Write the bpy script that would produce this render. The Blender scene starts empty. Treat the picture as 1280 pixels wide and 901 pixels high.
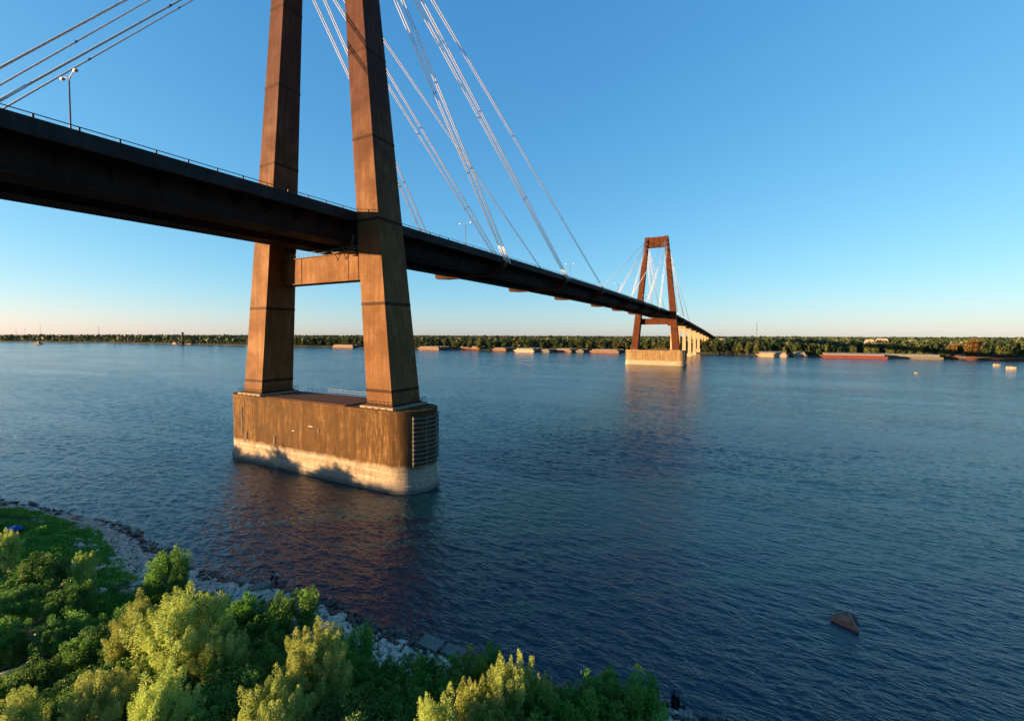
import bpy, bmesh, math, random
import numpy as np
from mathutils import Vector, Matrix

R = math.radians
scene = bpy.context.scene
col = scene.collection
rng = np.random.default_rng(7)
random.seed(7)

# ------------------------------------------------------------------ camera
# x = across the bridge (to the right), y = along the bridge (away), z = up
CAM = Vector((77.95, -63.465, 27.64))
YAW, PITCH, ROLL, FPX, CY = 0.48898, 0.03296, -0.003025, 555.09, 437.63
cam_d = bpy.data.cameras.new('camera')
cam = bpy.data.objects.new('camera', cam_d)
col.objects.link(cam)
scene.camera = cam
F0 = Vector((-math.sin(YAW), math.cos(YAW), 0))
R0 = Vector((math.cos(YAW), math.sin(YAW), 0))
U0 = Vector((0, 0, 1))
Fv = F0*math.cos(PITCH) - U0*math.sin(PITCH)
Uv = F0*math.sin(PITCH) + U0*math.cos(PITCH)
Rr = R0*math.cos(ROLL) - Uv*math.sin(ROLL)
Ur = R0*math.sin(ROLL) + Uv*math.cos(ROLL)
M3 = Matrix((Rr, Ur, -Fv)).transposed()
cam.matrix_world = Matrix.Translation(CAM) @ M3.to_4x4()
cam_d.sensor_fit = 'HORIZONTAL'
cam_d.sensor_width = 36.0
cam_d.lens = FPX/1280*36.0
cam_d.shift_y = -(450.5-CY)/1280
cam_d.clip_start = 0.5
cam_d.clip_end = 60000

# ------------------------------------------------------------------ sky and sun
SUN_AZ, SUN_EL = R(230), R(5.5)
world = bpy.data.worlds.new('World')
scene.world = world
world.use_nodes = True
nt = world.node_tree
bg = nt.nodes['Background']
sky = nt.nodes.new('ShaderNodeTexSky')
sky.sky_type = 'NISHITA'
sky.sun_disc = False
sky.sun_elevation = SUN_EL
sky.sun_rotation = SUN_AZ
sky.altitude = 30
sky.air_density = 0.9
sky.dust_density = 0.3
sky.ozone_density = 3.5
# one colour response for the whole sky, as a camera's film curve gives it
sep = nt.nodes.new('ShaderNodeSeparateColor')
com = nt.nodes.new('ShaderNodeCombineColor')
nt.links.new(sky.outputs[0], sep.inputs[0])
for ch, (gm, gain) in enumerate(((1.02, .80), (.68, .99), (.45, 1.31))):
    pw = nt.nodes.new('ShaderNodeMath')
    pw.operation = 'POWER'
    pw.inputs[1].default_value = gm
    ml = nt.nodes.new('ShaderNodeMath')
    ml.operation = 'MULTIPLY'
    ml.inputs[1].default_value = gain
    nt.links.new(sep.outputs[ch], pw.inputs[0])
    nt.links.new(pw.outputs[0], ml.inputs[0])
    nt.links.new(ml.outputs[0], com.inputs[ch])
nt.links.new(com.outputs[0], bg.inputs[0])
bg.inputs[1].default_value = 0.074
sd = bpy.data.lights.new('sun', 'SUN')
sd.energy = 3.8
sd.angle = R(0.53)
sd.color = (1.0, 0.61, 0.28)
sun = bpy.data.objects.new('sun', sd)
col.objects.link(sun)
SDIR = Vector((math.sin(SUN_AZ)*math.cos(SUN_EL), math.cos(SUN_AZ)*math.cos(SUN_EL), math.sin(SUN_EL)))
sun.rotation_euler = SDIR.to_track_quat('Z', 'Y').to_euler()
sun.location = (-60, -120, 60)
vs = scene.view_settings
vs.view_transform = 'Standard'
vs.look = 'None'
vs.gamma = 1.0
vs.use_curve_mapping = False
vs.exposure = 2.6
scene.render.resolution_x, scene.render.resolution_y = 1024, 720


def at(px, py, z=0.0):
    """point on the horizontal plane z seen at photograph pixel (px, py)"""
    d = Rr*((px-640)/FPX) + Ur*(-(py-CY)/FPX) + Fv
    return CAM + d*((z-CAM.z)/d.z)


def at_depth(px, py, depth):
    d = Rr*((px-640)/FPX) + Ur*(-(py-CY)/FPX) + Fv
    return CAM + d*(depth/d.dot(F0))


# ------------------------------------------------------------------ materials
MATS = {}


class NB:
    def __init__(s, name):
        s.m = bpy.data.materials.new(name)
        s.m.use_nodes = True
        s.t = s.m.node_tree
        s.b = s.t.nodes['Principled BSDF']
        MATS[name] = s.m

    def n(s, typ, **kw):
        nd = s.t.nodes.new(typ)
        for k, v in kw.items():
            setattr(nd, k, v)
        return nd

    def l(s, a, b):
        s.t.links.new(a, b)

    def coord(s, scale=(1, 1, 1), kind='Object', rot=(0, 0, 0)):
        tc = s.n('ShaderNodeTexCoord')
        mp = s.n('ShaderNodeMapping')
        mp.inputs['Scale'].default_value = scale
        mp.inputs['Rotation'].default_value = rot
        s.l(tc.outputs[kind], mp.inputs[0])
        return mp.outputs[0]

    def geo(s, scale=(1, 1, 1), rot=(0, 0, 0)):
        g = s.n('ShaderNodeNewGeometry')
        mp = s.n('ShaderNodeMapping')
        mp.inputs['Scale'].default_value = scale
        mp.inputs['Rotation'].default_value = rot
        s.l(g.outputs['Position'], mp.inputs[0])
        return mp.outputs[0]

    def noise(s, vec, scale=1., detail=4., rough=.55, dist=0.):
        nz = s.n('ShaderNodeTexNoise')
        nz.inputs['Scale'].default_value = scale
        nz.inputs['Detail'].default_value = detail
        nz.inputs['Roughness'].default_value = rough
        nz.inputs['Distortion'].default_value = dist
        s.l(vec, nz.inputs['Vector'])
        return nz.outputs['Fac']

    def ramp(s, fac, stops):
        r = s.n('ShaderNodeValToRGB')
        e = r.color_ramp.elements
        while len(e) < len(stops):
            e.new(.5)
        for i, (p, c) in enumerate(stops):
            e[i].position = p
            e[i].color = (*c, 1) if len(c) == 3 else c
        s.l(fac, r.inputs[0])
        return r.outputs[0]

    def mix(s, fac, a, b, mode='MIX'):
        m = s.n('ShaderNodeMix', data_type='RGBA', blend_type=mode)
        for i, v in ((0, fac), (6, a), (7, b)):
            if hasattr(v, 'links') or hasattr(v, 'is_linked'):
                s.l(v, m.inputs[i])
            else:
                m.inputs[i].default_value = v if i == 0 else ((*v, 1) if len(v) == 3 else v)
        return m.outputs[2]

    def math(s, op, a, b=0., c=0., clamp=False):
        m = s.n('ShaderNodeMath', operation=op, use_clamp=clamp)
        for i, v in enumerate((a, b, c)):
            if hasattr(v, 'is_linked'):
                s.l(v, m.inputs[i])
            else:
                m.inputs[i].default_value = v
        return m.outputs[0]

    def bump(s, h, strength=.3, dist=.05, normal=None):
        b = s.n('ShaderNodeBump')
        b.inputs['Strength'].default_value = strength
        b.inputs['Distance'].default_value = dist
        s.l(h, b.inputs['Height'])
        if normal is not None:
            s.l(normal, b.inputs['Normal'])
        return b.outputs[0]

    def set(s, **kw):
        for k, v in kw.items():
            k = k.replace('_', ' ')
            sk = s.b.inputs[k]
            if hasattr(v, 'is_linked'):
                s.l(v, sk)
            else:
                sk.default_value = (*v, 1) if isinstance(v, tuple) and len(v) == 3 else v
        return s


def plain(name, c, rough=.6, metal=0., var=.25, scale=1.2, relief=True):
    """a paint or surface colour with mottling and fine relief"""
    b = NB(name)
    v = b.coord()
    n1 = b.noise(v, scale, 5)
    n2 = b.noise(v, scale*9, 3)
    lo = tuple(x*(1-var) for x in c)
    hi = tuple(min(1, x*(1+var)) for x in c)
    cc = b.ramp(n1, [(.3, lo), (.7, hi)])
    cc = b.mix(.25, cc, b.ramp(n2, [(.35, lo), (.65, hi)]))
    b.set(Base_Color=cc, Roughness=rough, Metallic=metal)
    if relief:
        b.set(Normal=b.bump(n2, .15, .02))
    b.b.inputs['Specular IOR Level'].default_value = .15 if rough > .4 else .5
    return b.m


def m_steel(name, lo, mid, hi, upper_tint=None):
    b = NB(name)
    g = b.geo((1, 1, 1))
    st = b.noise(b.geo((1.6, 1.6, .05)), 1.0, 6, .65)
    bl = b.noise(g, .22, 5, .6)
    fi = b.noise(g, 3.5, 4)
    c = b.ramp(st, [(.38, lo), (.5, mid), (.62, hi)])
    c = b.mix(b.ramp(bl, [(.42, (0, 0, 0)), (.60, (.8, .8, .8))]), c, tuple(x*.62 for x in mid))
    c = b.mix(.3, c, b.ramp(fi, [(.35, lo), (.65, hi)]), 'MIX')
    if upper_tint:
        # tint by height: redder and darker higher up, paler low down
        sep = b.n('ShaderNodeSeparateXYZ')
        b.l(g, sep.inputs[0])
        hz = b.math('ADD', b.math('MULTIPLY', sep.outputs[2], .01), b.math('MULTIPLY', b.math('SUBTRACT', bl, .5), .25))
        c = b.mix(b.ramp(hz, [(.44, (0, 0, 0)), (.74, (1, 1, 1))]), c, b.mix(1., c, upper_tint, 'MULTIPLY'))
    b.set(Base_Color=c, Roughness=b.ramp(bl, [(.3, (.62,)*3), (.7, (.8,)*3)]), Normal=b.bump(fi, .12, .02))
    b.b.inputs['Specular IOR Level'].default_value = .08
    return b.m


m_steel('weathering_steel', (.084, .036, .015), (.124, .058, .023), (.168, .086, .033), (.48, .42, .75))
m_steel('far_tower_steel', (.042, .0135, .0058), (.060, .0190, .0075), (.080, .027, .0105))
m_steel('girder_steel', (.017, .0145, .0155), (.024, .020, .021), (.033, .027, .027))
m_steel('splice_steel', (.026, .011, .007), (.036, .015, .009), (.05, .021, .012))


def m_pier(name, clean=0.):
    b = NB(name)
    g = b.geo()
    sep = b.n('ShaderNodeSeparateXYZ')
    b.l(g, sep.inputs[0])
    z = sep.outputs[2]
    wob = b.noise(b.geo((.5, .5, .3)), 1, 5, .7)
    zz = b.math('ADD', z, b.math('MULTIPLY', b.math('SUBTRACT', wob, .5), 1.5))
    st = b.noise(b.geo((.8, .8, .10)), 1.0, 9, .78)
    st2 = b.noise(b.geo((3.0, 3.0, .42)), 1.0, 6, .75)
    bl = b.noise(g, .30, 6, .68)
    fi = b.noise(g, 2.2, 6, .65)
    upper = b.ramp(st, [(.36, (0.0173, 0.00922, 0.00406)), (.46, (0.0416, 0.0217, 0.00863)), (.54, (0.0727, 0.0391, 0.0157)), (.64, (0.225, 0.131, 0.0568))])
    upper = b.mix(.30, upper, b.ramp(st2, [(.38, (0.0139, 0.0077, 0.00356)), (.62, (0.139, 0.0781, 0.0335))]))
    upper = b.mix(b.ramp(bl, [(.46, (0, 0, 0)), (.60, (.72,)*3)]), upper, (0.0346, 0.0189, 0.0079))
    upper = b.mix(b.math('MULTIPLY', fi, .5), upper, (0.0953, 0.053, 0.0213))
    # rust and lime run down from the leg plates near both ends
    ex = b.math('ABSOLUTE', sep.outputs[0])
    endm = b.ramp(b.math('MULTIPLY', ex, .03), [(.47, (0, 0, 0)), (.52, (1, 1, 1)), (.64, (1, 1, 1)), (.70, (0, 0, 0))])
    lime = b.ramp(st2, [(.50, (0, 0, 0)), (.60, (1, 1, 1))])
    upper = b.mix(b.math('MULTIPLY', b.math('MULTIPLY', endm, lime), .5), upper, (0.2, 0.119, 0.0486))
    if clean:
        upper = b.mix(clean, upper, b.ramp(st, [(.40, (.13, .088, .046)), (.6, (.26, .19, .105))]))
    hs = b.noise(b.geo((.10, .10, 3.2)), 1, 5, .65)
    lower = b.ramp(hs, [(.36, (0.168, 0.133, 0.0952)), (.5, (0.28, 0.231, 0.171)), (.62, (0.364, 0.311, 0.238))])
    lower = b.mix(.3, lower, b.ramp(fi, [(.40, (0.119, 0.0924, 0.0644)), (.60, (0.35, 0.308, 0.245))]))
    lower = b.mix(b.ramp(st, [(.50, (0, 0, 0)), (.62, (.55,)*3)]), lower, (0.105, 0.0756, 0.0476))
    band = b.ramp(b.math('MULTIPLY', zz, .1), [(.39, (0, 0, 0)), (.475, (1, 1, 1))])
    c = b.mix(band, lower, upper)
    # lift line just above the pale band and form-work joints every 3 m
    fr = b.math('FRACT', b.math('MULTIPLY', z, .333))
    jn = b.math('LESS_THAN', fr, .022)
    c = b.mix(b.math('MULTIPLY', jn, .5), c, (0.0372, 0.026, 0.0174))
    wet = b.ramp(b.math('MULTIPLY', zz, .1), [(.035, (.8,)*3), (.075, (0, 0, 0))])
    c = b.mix(wet, c, (0.062, 0.0589, 0.0465))
    mid = b.ramp(b.math('MULTIPLY', zz, .1), [(.10, (1, 1, 1)), (.15, (0, 0, 0))])
    c = b.mix(b.math('MULTIPLY', mid, .55), c, (0.186, 0.18, 0.155))
    nrm = b.bump(fi, .25, .05)
    nrm = b.bump(st2, .12, .05, nrm)
    b.set(Base_Color=c, Roughness=.85, Normal=nrm)
    b.b.inputs['Specular IOR Level'].default_value = .08
    return b.m


m_pier('pier_concrete')
m_pier('far_pier_concrete', .72)
plain('pale_concrete', (0.20, 0.16, 0.11), .85, var=.2)
plain('approach_concrete', (0.27, 0.21, 0.14), .85, var=.12, scale=.2)
plain('fender_pipe', (0.096, 0.102, 0.096), .6, var=.5, scale=2)
plain('rail_metal', (0.03, 0.027, 0.027), .5)
plain('galvanised', (0.378, 0.378, 0.378), .45, .3)
plain('lamp_grey', (0.132, 0.12, 0.12), .5, .3)
plain('lamp_head', (0.54, 0.54, 0.522), .4)
plain('cable_sheath', (0.5, 0.51, 0.53), .45, var=.06, scale=.2, relief=False)
plain('socket_paint', (0.675, 0.666, 0.648), .5, var=.1)
plain('asphalt', (0.03, 0.03, 0.03), .9)
plain('rusty_board', (0.078, 0.036, 0.021), .85, var=.4, scale=.8)
plain('white_paint', (0.45, 0.444, 0.42), .5, var=.1)
plain('cream_paint', (0.27, 0.21, 0.145), .6, var=.15, scale=.4)
plain('red_paint', (0.11, 0.03, 0.024), .55, var=.25, scale=.3)
plain('rust_paint', (0.18, 0.072, 0.036), .7, var=.35, scale=.3)
plain('orange_rust', (0.14, 0.078, 0.045), .7, var=.25, scale=.3)
plain('brown_hull', (0.06, 0.03, 0.024), .7, var=.3, scale=.3)
plain('grey_hull', (0.096, 0.09, 0.078), .7, var=.3, scale=.3)
plain('black_hull', (0.012, 0.012, 0.0144), .6)
plain('pale_cover', (0.17, 0.155, 0.135), .6, var=.15, scale=.4)
plain('green_cover', (0.156, 0.162, 0.12), .6, var=.2, scale=.4)
plain('window_glass', (0.018, 0.024, 0.03), .1, var=.05)
plain('tan_wall', (0.33, 0.216, 0.132), .85, var=.1)
plain('roof_grey', (0.21, 0.186, 0.168), .8)
plain('wreck_rust', (0.26, 0.10, 0.06), .8, var=.6, scale=1.5)
plain('wreck_pale', (0.216, 0.18, 0.156), .8, var=.4, scale=2)
plain('bleached_wood', (0.24, 0.222, 0.198), .85, var=.25, scale=1.5)
plain('wet_wood', (0.018, 0.0144, 0.0132), .6, var=.4)
plain('mat_concrete', (0.20, 0.19, 0.165), .9, var=.25, scale=1.5)
plain('tarp_blue', (0.012, 0.072, 0.33), .5, var=.15)
plain('bark', (0.054, 0.039, 0.027), .9, var=.4, scale=2)
plain('skin', (0.252, 0.15, 0.102), .6, var=.08)
plain('navy_cloth', (0.0072, 0.0084, 0.03), .85, var=.2, scale=4)
plain('maroon_cloth', (0.036, 0.0108, 0.018), .85, var=.2, scale=4)
plain('grey_cloth', (0.168, 0.168, 0.192), .85, var=.2, scale=4)
plain('hair_dark', (0.009, 0.0066, 0.0054), .7)


def m_rock(name, lo, hi, rough):
    b = NB(name)
    g = b.geo()
    n = b.noise(g, 2.4, 1)
    f = b.noise(g, 9, 4)
    c = b.ramp(n, [(.3, lo), (.7, hi)])
    c = b.mix(.3, c, b.ramp(f, [(.35, lo), (.65, hi)]))
    b.set(Base_Color=c, Roughness=rough, Normal=b.bump(f, .4, .05))


m_rock('riprap', (.24, .20, .165), (.66, .56, .46), .9)
m_rock('wet_riprap', (.010, .011, .010), (.045, .045, .04), .45)


def m_ground():
    b = NB('bank_soil')
    g = b.geo()
    n = b.noise(g, .22, 6, .6)
    f = b.noise(g, 3, 5, .65)
    c = b.ramp(n, [(.36, (.035, .032, .018)), (.5, (.028, .05, .014)), (.64, (.04, .085, .018))])
    c = b.mix(.35, c, b.ramp(f, [(.35, (.015, .02, .009)), (.65, (.06, .085, .03))]))
    b.set(Base_Color=c, Roughness=.95, Normal=b.bump(f, .7, .25))


m_ground()


def m_far():
    b = NB('far_soil')
    g = b.geo()
    n = b.noise(g, .02, 5)
    c = b.ramp(n, [(.4, (.022, .03, .012)), (.6, (.04, .045, .02))])
    b.set(Base_Color=c, Roughness=.95)


m_far()


def m_leaf(name, c0, c1, trans=.35, patch=None):
    b = NB(name)
    oi = b.n('ShaderNodeObjectInfo')
    g = b.geo()
    n = b.noise(g, .7, 3)
    f = b.noise(g, 8, 1)
    c = b.ramp(b.math('ADD', b.math('MULTIPLY', n, .6), b.math('MULTIPLY', f, .4)), [(.36, c0), (.62, c1)])
    hsv = b.n('ShaderNodeHueSaturation')
    b.l(b.math('ADD', b.math('MULTIPLY', oi.outputs['Random'], .025), .492), hsv.inputs['Hue'])
    b.l(b.math('ADD', b.math('MULTIPLY', oi.outputs['Random'], .45), .78), hsv.inputs['Value'])
    b.l(c, hsv.inputs['Color'])
    b.set(Base_Color=hsv.outputs[0], Roughness=.55)
    b.b.inputs['Specular IOR Level'].default_value = .25
    tr = b.n('ShaderNodeBsdfTranslucent')
    b.l(hsv.outputs[0], tr.inputs[0])
    mx = b.n('ShaderNodeMixShader')
    mx.inputs[0].default_value = trans
    out = b.t.nodes['Material Output']
    b.l(b.b.outputs[0], mx.inputs[1])
    b.l(tr.outputs[0], mx.inputs[2])
    b.l(mx.outputs[0], out.inputs[0])


m_leaf('willow_leaf', (.22, .29, .055), (.42, .49, .12))
m_leaf('shrub_leaf', (.065, .17, .024), (.14, .29, .045))
m_leaf('dark_leaf', (.045, .125, .022), (.10, .21, .04))
m_leaf('grass_leaf', (.06, .21, .018), (.13, .34, .035), .3)
m_leaf('vine_leaf', (.03, .09, .025), (.065, .15, .045), .3)
m_leaf('far_leaf_light', (.055, .075, .022), (.12, .125, .034), .2)
m_leaf('far_leaf_dark', (.022, .042, .016), (.05, .075, .022), .2)
m_leaf('far_leaf_autumn', (.10, .065, .02), (.17, .10, .03), .2)


def m_water():
    b = NB('river_water')
    # wind waves run roughly along the river; two crossing trains plus ripples
    w1 = b.noise(b.geo((.45, 1.0, 1), (0, 0, R(-12))), .68, 3, .55, .3)
    w2 = b.noise(b.geo((.5, 1.0, 1), (0, 0, R(28))), 1.6, 3, .6, .2)
    w3 = b.noise(b.geo((.7, 1.0, 1), (0, 0, R(-30))), 4.5, 3, .6)
    pat = b.noise(b.geo((.3, 1., 1), (0, 0, R(8))), .022, 5, .62, .6)
    amp = b.ramp(pat, [(.36, (.42,)*3), (.60, (1, 1, 1))])
    h = b.math('ADD', b.math('MULTIPLY', w1, 1.0), b.math('MULTIPLY', w2, .5))
    h = b.math('ADD', h, b.math('MULTIPLY', w3, .13))
    h = b.math('MULTIPLY', h, amp)
    c = b.ramp(pat, [(.3, (.003, .021, .033)), (.7, (.004, .027, .040))])
    b.set(Base_Color=c, Roughness=.13, IOR=1.333)
    b.b.inputs['Specular IOR Level'].default_value = .72
    dp = b.n('ShaderNodeDisplacement')
    dp.inputs['Midlevel'].default_value = .75
    dp.inputs['Scale'].default_value = .52
    b.l(h, dp.inputs['Height'])
    b.l(dp.outputs[0], b.t.nodes['Material Output'].inputs['Displacement'])
    b.m.displacement_method = 'BOTH'


m_water()


# ------------------------------------------------------------------ mesh tools
class MB:
    def __init__(s):
        s.v, s.f = [], []

    def add(s, vs_, fs):
        o = len(s.v)
        s.v += [tuple(q) for q in vs_]
        s.f += [tuple(i+o for i in f) for f in fs]
        return s

    def hexa(s, a, b):
        """a, b: two rings of four points"""
        return s.add(list(a)+list(b), [(3, 2, 1, 0), (4, 5, 6, 7), (0, 1, 5, 4), (1, 2, 6, 5), (2, 3, 7, 6), (3, 0, 4, 7)])

    def box(s, x0, x1, y0, y1, z0, z1):
        return s.hexa([(x0, y0, z0), (x1, y0, z0), (x1, y1, z0), (x0, y1, z0)],
                      [(x0, y0, z1), (x1, y0, z1), (x1, y1, z1), (x0, y1, z1)])

    def tube(s, pts, rad, n=8, cap=True):
        pts = [Vector(q) for q in pts]
        if not isinstance(rad, (list, tuple)):
            rad = [rad]*len(pts)
        o = len(s.v)
        for i, q in enumerate(pts):
            d = (pts[min(i+1, len(pts)-1)]-pts[max(i-1, 0)]).normalized()
            a = d.cross(Vector((0, 0, 1)) if abs(d.z) < .95 else Vector((1, 0, 0))).normalized()
            b = d.cross(a)
            for k in range(n):
                t = 2*math.pi*k/n
                s.v.append(tuple(q+(a*math.cos(t)+b*math.sin(t))*rad[i]))
        for i in range(len(pts)-1):
            for k in range(n):
                k2 = (k+1) % n
                s.f.append((o+i*n+k, o+i*n+k2, o+(i+1)*n+k2, o+(i+1)*n+k))
        if cap:
            s.f.append(tuple(o+k for k in range(n))[::-1])
            s.f.append(tuple(o+(len(pts)-1)*n+k for k in range(n)))
        return s

    def prism(s, poly, y0, y1):
        """poly in (x, z), extruded along y"""
        n = len(poly)
        return s.add([(x, y0, z) for x, z in poly]+[(x, y1, z) for x, z in poly],
                     [tuple(range(n)), tuple(range(2*n-1, n-1, -1))] +
                     [(i, i+n, (i+1) % n+n, (i+1) % n) for i in range(n)])

    def mesh(s, name, mat, smooth=False):
        me = bpy.data.meshes.new(name)
        me.from_pydata(s.v, [], s.f)
        bm = bmesh.new()
        bm.from_mesh(me)
        bmesh.ops.recalc_face_normals(bm, faces=bm.faces)
        bm.to_mesh(me)
        bm.free()
        me.materials.append(MATS[mat])
        if smooth:
            me.polygons.foreach_set('use_smooth', [True]*len(me.polygons))
        return me

    def build(s, name, mat, parent=None, smooth=False, bevel=0):
        o = link(name, s.mesh(name, mat, smooth), parent)
        if bevel:
            md = o.modifiers.new('bevel', 'BEVEL')
            md.width = bevel
            md.segments = 2
            md.limit_method = 'ANGLE'
        return o


def link(name, me, parent=None):
    o = bpy.data.objects.new(name, me)
    col.objects.link(o)
    if parent is not None:
        o.parent = parent
    return o


def tag(o, label=None, cat=None, group=None, kind=None):
    if label:
        o['label'] = label
    if cat:
        o['category'] = cat
    if group:
        o['group'] = group
    if kind:
        o['kind'] = kind
    return o


def thing(name, label, cat, loc=(0, 0, 0), rz=0., group=None):
    o = bpy.data.objects.new(name, None)
    col.objects.link(o)
    o.empty_display_size = .3
    o.location = loc
    o.rotation_euler = (0, 0, rz)
    return tag(o, label, cat, group)


def copy_tree(o, parent=None):
    c = o.copy()
    col.objects.link(c)
    if parent is not None:
        c.parent = parent
    for ch in list(o.children):
        copy_tree(ch, c)
    return c


def np_mesh(name, verts, faces, mat, smooth=False):
    """verts (n,3), faces (m,k) arrays"""
    me = bpy.data.meshes.new(name)
    m, k = faces.shape
    me.vertices.add(len(verts))
    me.vertices.foreach_set('co', np.ascontiguousarray(verts, dtype=np.float32).ravel())
    me.loops.add(m*k)
    me.loops.foreach_set('vertex_index', np.ascontiguousarray(faces, dtype=np.int32).ravel())
    me.polygons.add(m)
    me.polygons.foreach_set('loop_start', np.arange(0, m*k, k, dtype=np.int32))
    me.polygons.foreach_set('loop_total', np.full(m, k, dtype=np.int32))
    if smooth:
        me.polygons.foreach_set('use_smooth', np.ones(m, dtype=bool))
    me.update(calc_edges=True)
    me.validate()
    me.materials.append(MATS[mat])
    return me


def unit(a):
    return a/np.maximum(np.linalg.norm(a, axis=1, keepdims=True), 1e-9)


def leaves(c, d, nrm, ln, wd):
    """diamond leaves: centres c, long axis d, facing nrm, length ln, width wd"""
    d = unit(d)
    s = unit(np.cross(d, nrm))
    ln = np.asarray(ln).reshape(-1, 1)
    wd = np.asarray(wd).reshape(-1, 1)
    v = np.stack([c-d*ln*.5, c+s*wd*.5, c+d*ln*.5, c-s*wd*.5], 1).reshape(-1, 3)
    f = np.arange(len(c)*4).reshape(-1, 4)
    return v, f


# ------------------------------------------------------------------ large structure: river and banks
SHORE = [(-400, -70), (-120, -48), (-60, -41), (-30, -39.3), (-18.5, -36.9), (-8.3, -35.5), (-1.4, -34.3), (12.4, -35.4), (20.9, -35.9), (27.6, -35.1),
         (31, -33.6), (35.1, -33.2), (39, -32.7), (45.2, -33.1), (50.3, -33.2), (55.5, -32.8), (61.5, -32.4), (65.3, -31.5),
         (68.9, -30.7), (72.9, -29.8), (75.6, -29.7), (81.5, -29.1), (110, -27), (200, -30), (600, -60)]
SX, SY = [a for a, b in SHORE], [b for a, b in SHORE]


def shore_y(x):
    return np.interp(x, SX, SY)


def band_w(x):
    return np.interp(x, [-60, -20, 0, 20, 40, 80], [2.0, 2.3, 3.2, 5.8, 6.2, 5.6])


def hsh(x, y):
    return (np.sin(x*.31+1.3*np.sin(y*.23))+np.sin(y*.37+1.7*np.sin(x*.19+2)))*.5


def bank_z(x, y):
    d = shore_y(x)-y
    z = np.interp(d, [-60, -8, 0, 2, 6, 9, 16, 30, 80, 2000], [-14, -2.2, -.05, .55, 1.7, 2.1, 2.8, 3.2, 4.5, 5])
    return z + np.clip(d/10, 0, 1)*(hsh(x, y)*.45+hsh(x*3.1, y*2.7)*.18)


def grid_mesh(name, xs, ys, fz, mat):
    X, Y = np.meshgrid(xs, ys)
    V = np.stack([X, Y, fz(X, Y)], -1).reshape(-1, 3)
    nx, ny = len(xs), len(ys)
    i = np.arange(nx*ny).reshape(ny, nx)
    f = np.stack([i[:-1, :-1], i[:-1, 1:], i[1:, 1:], i[1:, :-1]], -1).reshape(-1, 4)
    return np_mesh(name, V, f, mat, True)


xs = np.concatenate([[-4000, -1500, -600, -300, -200], np.arange(-150, 130, .8), [140, 170, 220, 300, 500, 900, 4000]])
ys = np.concatenate([[-4000, -1500, -600, -300, -200, -160, -130], np.arange(-110, -24, .8), [-20, -12]])
tag(link('near_bank', grid_mesh('near_bank', xs, ys, bank_z, 'bank_soil')), kind='structure')

FB = [(-9000, -900), (-3500, 150), (-2300, 490), (-1800, 600), (-1190, 610), (-770, 640), (-300, 650), (0, 690), (100, 672), (300, 690), (700, 700), (3000, 720), (9000, 400)]
FBX, FBY = [a for a, b in FB], [b for a, b in FB]


def farb_y(x):
    return np.interp(x, FBX, FBY)


xs = np.concatenate([[-25000, -14000, -9000, -6000], np.arange(-3500, 1500, 40), [2000, 3000, 6000, 9000, 14000, 25000]])
dd = np.array([-30, -6, 0, 4, 10, 30, 60, 120, 300, 1000, 3000, 9000, 30000], float)
X, D = np.meshgrid(xs, dd)
Y = farb_y(X)+D+np.where(abs(D) < 70, 5*np.sin(X*.03)+3*np.sin(X*.11+1), 0)
Z = np.interp(D, [-30, 0, 10, 60, 30000], [-6, -.05, 1.6, 3.5, 4])
V = np.stack([X, Y, Z], -1).reshape(-1, 3)
i = np.arange(X.size).reshape(X.shape)
tag(link('far_bank', np_mesh('far_bank', V, np.stack([i[:-1, :-1], i[:-1, 1:], i[1:, 1:], i[1:, :-1]], -1).reshape(-1, 4), 'far_soil', True)), kind='structure')

def graded(lo, fa, fb, hi, fine, grow):
    """coordinates: fine spacing between fa and fb, growing outwards to lo and hi"""
    mid = list(np.arange(fa, fb, fine))
    up, st = [fb], fine
    while up[-1] < hi:
        st *= grow
        up.append(up[-1]+st)
    dn, st = [fa], fine
    while dn[-1] > lo:
        st *= grow
        dn.append(dn[-1]-st)
    return np.array(dn[:0:-1]+mid+up)


wx = graded(-25000, -40, 140, 25000, .38, 1.03)
wy = graded(-300, -40, 50, 760, .38, 1.022)
me = grid_mesh('river', wx, wy, lambda X, Y: X*0, 'river_water')
tag(link('river', me), kind='structure')

# ------------------------------------------------------------------ the bridge
SPAN = 372.5
LP, WP, ZT = 27.67, 5.27, 14.32
ZB, ZTOP = 15.01, 120.66


def leg_par(z):
    t = (z-ZB)/(ZTOP-ZB)
    return 22.02+(10.513-22.02)*t, 6.19+(3.704-6.19)*t, 3.79+(1.743-3.79)*t     # outer x, width, half depth


def deck_z(y):
    """top of the parapet"""
    z = 50.82-3.149e-5*((y-SPAN/2)**2-(SPAN/2)**2)
    if y > SPAN:
        d = y-SPAN
        z = 50.82-.030*d-1.35e-5*d*d
    elif y < 0:
        d = -y
        z = 50.82-.018*d-3e-5*d*d
    return z


def ring(x0, x1, y0, y1, z):
    return [(x0, y0, z), (x1, y0, z), (x1, y1, z), (x0, y1, z)]


def rail_run(mb, pts, h=1.05, step=1, r=.03):
    for q in pts[::step]:
        mb.tube([q, (q[0], q[1], q[2]+h)], r, 4)
    for k in (1., .55):
        mb.tube([(q[0], q[1], q[2]+h*k) for q in pts], r, 4)


def stadium(z, grow=0., n=36):
    r = WP+grow
    out = []
    for k in range(n+1):
        t = -math.pi/2+math.pi*k/n
        out.append((LP-WP+r*math.cos(t), r*math.sin(t), z))
    for k in range(n+1):
        t = math.pi/2+math.pi*k/n
        out.append((-(LP-WP)+r*math.cos(t), r*math.sin(t), z))
    return out


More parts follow.
